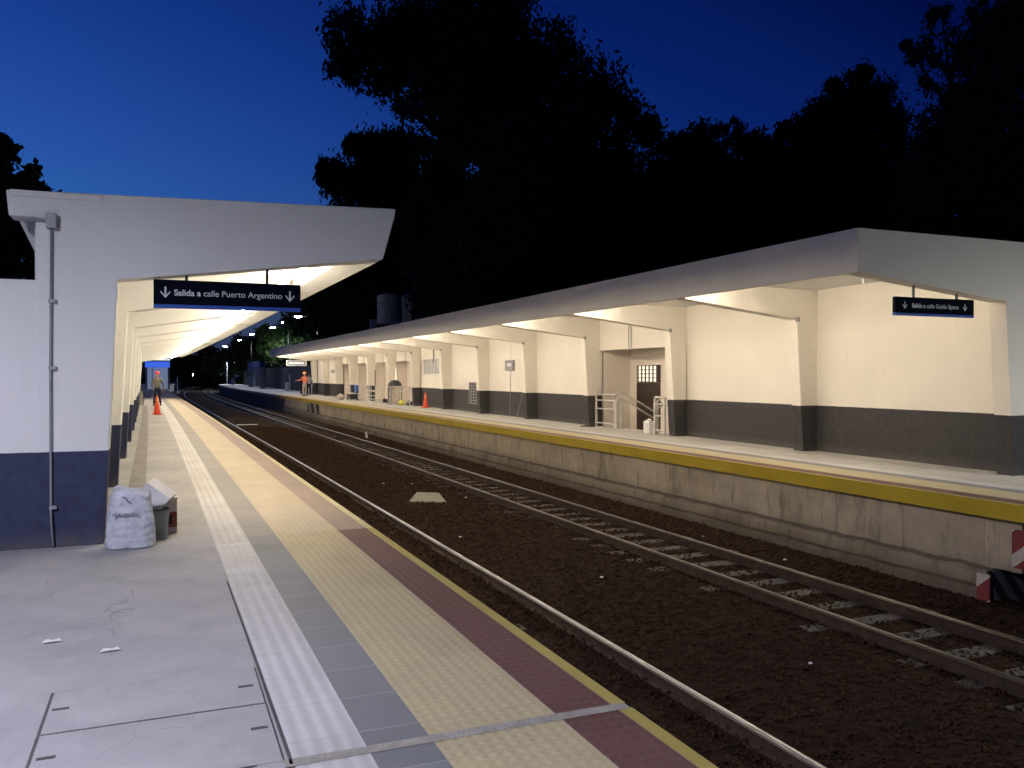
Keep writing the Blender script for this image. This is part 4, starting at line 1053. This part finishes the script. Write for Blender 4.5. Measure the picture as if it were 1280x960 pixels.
def person(label, loc, rz, H, top, legs, hat, arms, feet=.14, group=None):
    t = thing('person', label, 'person', loc, rz)
    k = H / 1.75
    def P3(x, y, z): return (x * k, y * k, z * k)
    (le, lh), (re_, rh) = arms
    body = {'pel': (P3(0, 0, .95), (.12, .09)), 'sp': (P3(0, 0, 1.15), (.115, .085)), 'ch': (P3(0, .0, 1.34), (.13, .09)), 'nk': (P3(0, 0, 1.48), .05), 'hd0': (P3(0, -.01, 1.56), .065), 'hd1': (P3(0, -.015, 1.64), (.078, .092)), 'hd2': (P3(0, -.005, 1.71), (.06, .07)),
            'ls': (P3(-.17, 0, 1.41), .05), 'le': (P3(*le), .037), 'lw': (P3(*lh), .024), 'rs': (P3(.17, 0, 1.41), .05), 're': (P3(*re_), .037), 'rw': (P3(*rh), .024),
            'lh': (P3(-.08, 0, .88), .075), 'lk': (P3(-.11, -.01, .50), .05), 'la': (P3(-feet, .02, .09), .035), 'lt': (P3(-feet - .02, -.16, .03), .03),
            'rh': (P3(.08, 0, .88), .075), 'rk': (P3(.11, -.01, .50), .05), 'ra': (P3(feet, .02, .09), .035), 'rt': (P3(feet + .02, -.16, .03), .03)}
    edges = [('pel', 'sp'), ('sp', 'ch'), ('ch', 'nk'), ('nk', 'hd0'), ('hd0', 'hd1'), ('hd1', 'hd2'), ('ch', 'ls'), ('ls', 'le'), ('le', 'lw'), ('ch', 'rs'), ('rs', 're'), ('re', 'rw'), ('pel', 'lh'), ('lh', 'lk'), ('lk', 'la'), ('la', 'lt'), ('pel', 'rh'), ('rh', 'rk'), ('rk', 'ra'), ('ra', 'rt')]
    for s, w, e in (('l', lh, le), ('r', rh, re_)):
        d = (Vector(w) - Vector(e)).normalized(); sd = d.cross(Vector((0, 1, 0)));
        if sd.length < .2: sd = Vector((1, 0, 0))
        sd.normalize()
        palm = Vector(w) + d * .07
        body[s + 'p'] = (P3(*palm), (.032, .018)); edges.append((s + 'w', s + 'p'))
        for i in range(4):
            b0 = palm + d * (.07 + .008 * (1 - abs(i - 1.3))) + sd * (.022 * (i - 1.5)) + Vector((0, -.012, 0))
            body[s + 'f%d' % i] = (P3(*b0), .008); edges.append((s + 'p', s + 'f%d' % i))
        b0 = Vector(w) + d * .07 + sd * .055; body[s + 'th'] = (P3(*b0), .009); edges.append((s + 'w', s + 'th'))
    skin_obj('body', body, edges, M['skin'], t)
    g_ = {'ch': (P3(0, 0, 1.33), (.16, .115)), 'a': (P3(0, 0, 1.08), (.15, .11)), 'b': (P3(0, 0, .90), (.165, .12)), 'n': (P3(0, 0, 1.44), (.09, .075)),
          'ls': (P3(-.175, 0, 1.40), .066), 'le': (P3(*le), .05), 'lw': (P3(*(Vector(le).lerp(Vector(lh), .85))), .038), 'rs': (P3(.175, 0, 1.40), .066), 're': (P3(*re_), .05), 'rw': (P3(*(Vector(re_).lerp(Vector(rh), .85))), .038)}
    skin_obj('jacket', g_, [('ch', 'a'), ('a', 'b'), ('ch', 'n'), ('ch', 'ls'), ('ls', 'le'), ('le', 'lw'), ('ch', 'rs'), ('rs', 're'), ('re', 'rw')], top, t)
    g_ = {'w': (P3(0, 0, 1.06), (.13, .10)), 'p': (P3(0, 0, .92), (.145, .11)), 'lh': (P3(-.085, 0, .80), .088), 'lk': (P3(-.11, -.01, .50), .068), 'la': (P3(-feet, .01, .10), .055), 'rh': (P3(.085, 0, .80), .088), 'rk': (P3(.11, -.01, .50), .068), 'ra': (P3(feet, .01, .10), .055)}
    skin_obj('trousers', g_, [('w', 'p'), ('p', 'lh'), ('lh', 'lk'), ('lk', 'la'), ('p', 'rh'), ('rh', 'rk'), ('rk', 'ra')], legs, t)
    for s in (-1, 1):
        q = MB().box(s * feet - .045, s * feet + .045, -.19, .08, 0, .09); q.build('shoe', M['dark'], t, bevel=.02).scale = (k, k, k)
    if hat:
        hm = MB().lathe([(.125, 1.665), (.135, 1.67), (.118, 1.685), (.115, 1.74), (.085, 1.80), (.03, 1.825), (.0, 1.83)], (0, 0, 0), 18).build('helmet', hat, t, smooth=True); hm.scale = (k, k, k)
        hb = MB().box(-.07, .07, -.19, -.1, 1.665, 1.68).build('helmet_peak', hat, t, bevel=.006); hb.scale = (k, k, k)
    else:
        MB().lathe([(.085, 1.62), (.093, 1.68), (.085, 1.74), (.04, 1.775), (0, 1.78)], (0, .012, 0), 16).build('hair', M['dark'], t, smooth=True).scale = (k, k, k)
    fc = MB(); fc.lathe([(.012, 0), (.012, .03), (.004, .045)], (0, -.108, 1.595), 8)
    fc.build('nose', M['skin'], t, smooth=True).scale = (k, k, k)
    ey = MB(); ey.box(-.04, -.02, -.112, -.10, 1.645, 1.653); ey.box(.02, .04, -.112, -.10, 1.645, 1.653); ey.build('eyes', M['dark'], t).scale = (k, k, k)
    return t
hang = (((-.27, .03, 1.13), (-.31, -.04, .88)), ((.25, .04, 1.14), (.24, -.08, .95)))
person('worker in red helmet, khaki top and dark trousers on the near platform', (-.24, 46.2, 0), R(180), 1.68, M['khaki'], M['darkcloth'], M['redhat'], hang, .17)
P_ = at(370.5, 494.2, 66.5)
person('worker in orange jacket, pale trousers and orange helmet on the far platform', (P_.x, 63.8, 0), R(200), 1.74, M['orangecloth'], M['palecloth'], M['orhat'], (((-.24, .0, 1.15), (-.2, -.2, .98)), ((.26, -.12, 1.18), (.46, -.32, 1.15))), .09)
person('person in grey shirt and dark trousers standing just behind the orange clad worker', (P_.x + .42, 64.5, 0), R(170), 1.66, M['greycloth'], M['darkcloth'], None, hang, .09)

# ---------------------------------------------------------------- trees
def leaves(blobs, n, size, aspect, droop, seedv):
    """blobs: (centre Vector, radius); returns verts/faces of many small leaf quads spread in uneven clumps"""
    r_ = np.random.default_rng(seedv)
    C_ = np.array([tuple(b[0]) for b in blobs]); Rr = np.array([b[1] for b in blobs])
    wgt = Rr ** 2.2; wgt /= wgt.sum()
    # sub clumps on and in each blob
    nc = max(60, n // 60)
    bi = r_.choice(len(blobs), nc, p=wgt)
    d = r_.normal(size=(nc, 3)); d /= np.linalg.norm(d, axis=1)[:, None]
    rad = Rr[bi] * (r_.random(nc) ** .45)
    cc = C_[bi] + d * rad[:, None] * np.array([1, 1, .9])
    cs = np.minimum(Rr[bi] * .32, r_.uniform(.45, 1.1, nc))
    ci = r_.integers(0, nc, n)
    q = r_.normal(size=(n, 3)); q *= (.62 * cs[ci])[:, None]
    q[:, 2] *= 1 + droop * .5; q[:, 2] -= droop * np.abs(r_.normal(size=n)) * .35
    pos = cc[ci] + q
    a = r_.normal(size=(n, 3)); a[:, 2] -= droop * 2.2; a /= np.linalg.norm(a, axis=1)[:, None]
    b = np.cross(a, r_.normal(size=(n, 3))); b /= np.linalg.norm(b, axis=1)[:, None]
    L_ = size * r_.uniform(.6, 1.5, n)[:, None]; W_ = L_ * aspect
    V = np.stack([pos - a * L_ * .5, pos + b * W_ * .5 - a * L_ * .05, pos + a * L_ * .5, pos - b * W_ * .5 - a * L_ * .05], 1)
    return V.reshape(-1, 3), np.arange(4 * n).reshape(-1, 4)

def tree(label, blobs_px, t0, trunk_u, n, size, seedv, spread=2.5, aspect=.35, droop=.3, mat='leaf', group=None, trunk_r=.45, cat='tree', name='tree', ground=-1.3):
    random.seed(seedv)
    bl = []
    for (u, v, r) in blobs_px:
        tt = t0 + random.uniform(-1, 1) * spread
        c = at(u, v, tt); bl.append((c, r * tt / FPX))
    b0 = at(trunk_u, 480, t0)
    T = thing(name, label, cat, (b0.x, b0.y, ground), group=group)
    V, F = leaves(bl, n, size, aspect, droop, seedv)
    V = V - np.array([b0.x, b0.y, ground])
    mesh_np('crown', V, F, M[mat], T)
    # trunk and limbs
    tr = MB(); base = Vector((b0.x, b0.y, ground))
    topc = sum((c for c, r in bl), Vector()) / len(bl)
    mid = Vector((base.x * .6 + topc.x * .4, base.y * .6 + topc.y * .4, (topc.z - ground) * .55 + ground))
    pts = [base, base.lerp(mid, .5) + Vector((.15, .1, 0)), mid, mid.lerp(topc, .7) + Vector((-.2, 0, 0)), topc + Vector((0, 0, 1))]
    tr.tube([p_ - base for p_ in pts], [trunk_r * 1.25, trunk_r, trunk_r * .8, trunk_r * .5, .08], 10)
    for c, r in bl:
        s = mid.lerp(topc, min(1, max(0, (c.z - mid.z) / max(.5, topc.z - mid.z))) * .7) - base
        e = c - base; m1 = s.lerp(e, .5) + Vector((random.uniform(-.4, .4), random.uniform(-.4, .4), -.3))
        tr.tube([s, m1, e], [trunk_r * .3, trunk_r * .18, .03], 6)
    tr.build('trunk', M['bark'], T, smooth=True)
    return T

A_ = [(436, 38, 30), (425, 78, 20), (455, 72, 34), (485, 50, 40), (480, 100, 24), (505, 130, 20), (520, 50, 55), (545, 110, 46), (560, 25, 55), (610, 20, 55), (620, 60, 60), (680, 75, 50), (735, 108, 44), (775, 140, 34), (812, 165, 22), (835, 185, 18), (600, 130, 90), (690, 180, 90), (770, 220, 60), (525, 165, 20), (548, 200, 36), (560, 280, 60), (640, 280, 90), (740, 290, 90), (820, 270, 60), (600, 370, 80), (700, 390, 80), (800, 350, 60), (540, 330, 40)]
tree('huge dark eucalyptus towering behind the middle of the far canopy', A_, 48, 640, 130000, .34, 21, 4, .40, .5, trunk_r=.7)
A2 = [(470, 190, 26), (500, 185, 26), (440, 180, 14), (425, 222, 24), (408, 214, 13), (455, 235, 30), (495, 235, 34), (525, 250, 34), (430, 280, 24), (480, 290, 40), (520, 320, 46), (440, 330, 40), (470, 370, 50), (420, 380, 34), (540, 380, 40), (400, 300, 12)]
tree('lower dark eucalyptus left of the huge one, above the near canopy tip', A2, 56, 480, 70000, .42, 22, 3, .34, .7)
B_ = [(880, 182, 26), (915, 165, 17), (912, 148, 8), (850, 178, 18), (940, 185, 22), (962, 205, 28), (880, 240, 60), (940, 260, 60), (850, 300, 60), (900, 340, 60), (850, 230, 40)]
tree('dark rounded tree filling the dip between the eucalyptus and the peaked tree', B_, 55, 890, 60000, .40, 23, 3)
C2 = [(1075, 95, 15), (1075, 82, 8), (1062, 122, 24), (1092, 128, 26), (1040, 105, 10), (1030, 140, 22), (1005, 162, 24), (978, 165, 14), (1118, 160, 24), (1050, 180, 50), (1000, 220, 50), (1080, 250, 70), (1020, 300, 60), (1100, 320, 60)]
tree('dark tree with a pointed peak behind the right end of the far canopy', C2, 52, 1060, 70000, .36, 24, 3)
D_ = [(1158, 62, 26), (1134, 60, 14), (1175, 22, 18), (1200, 60, 30), (1160, 105, 18), (1172, 125, 12), (1245, 20, 36), (1225, 8, 18), (1295, 60, 70), (1232, 115, 56), (1195, 150, 44), (1160, 180, 40), (1200, 230, 80), (1300, 210, 90), (1240, 300, 60), (1310, 320, 80), (1390, 120, 90), (1400, 260, 90)]
tree('dark tree reaching out of the top right corner of the picture', D_, 36, 1230, 80000, .26, 25, 2.5)
L_ = [(-25, 190, 36), (4, 178, 20), (-5, 210, 30), (28, 218, 18), (15, 245, 34), (45, 240, 18), (62, 238, 13), (78, 238, 9), (-10, 290, 46), (25, 290, 26), (42, 315, 16), (15, 335, 30), (-60, 250, 70), (-50, 340, 60), (45, 350, 14), (-100, 200, 60)]
tree('leafy dark tree behind the near white wall at the left edge', L_, 24, -20, 16000, .26, 26, 1.6, .62, .1, trunk_r=.3)
G_ = [(345, 425, 16), (330, 416, 9), (360, 418, 15), (372, 432, 18), (352, 440, 16), (335, 438, 12), (384, 425, 10)]
tree('small tree with foliage lit green by the platform lamps', G_, 92, 352, 9000, .42, 27, 1.2, .5, .2, 'leaf2', trunk_r=.18)
G2 = [(300, 438, 16), (285, 445, 10), (318, 432, 14), (310, 450, 18), (330, 452, 16), (270, 455, 12)]
tree('dark low tree among the street lamps beyond the far platform', G2, 140, 305, 9000, .55, 28, 3, .5, .2, trunk_r=.2)
G3 = [(395, 400, 34), (420, 430, 40), (380, 380, 16), (400, 450, 30), (440, 400, 40), (370, 450, 14)]
tree('dark tall tree behind the far end of the far canopy', G3, 100, 410, 26000, .6, 29, 4, .5, .2)
# wood that reads as one black mass behind everything
bl = []
random.seed(31)
for u in range(150, 2000, 26):
    top = np.interp(u, [150, 260, 380, 430, 520, 560, 860, 1000, 1150, 1300, 2000], [455, 440, 420, 330, 260, 200, 215, 225, 190, 170, 200])
    tt = float(np.interp(u, [150, 400, 520, 800, 1300, 2000], [210, 170, 66, 66, 62, 60]))
    v = top + random.uniform(4, 24)
    while v < 470:
        bl.append((at(u + random.uniform(-9, 9), v, tt + random.uniform(-3, 3)), 34 * tt / FPX)); v += 30
V, F = leaves(bl, 130000, .9, .6, .2, 33)
tag(mesh_np('wood', V, F, M['leaf']), 'black mass of woodland behind the far platform and its trees', 'wood', kind='stuff')
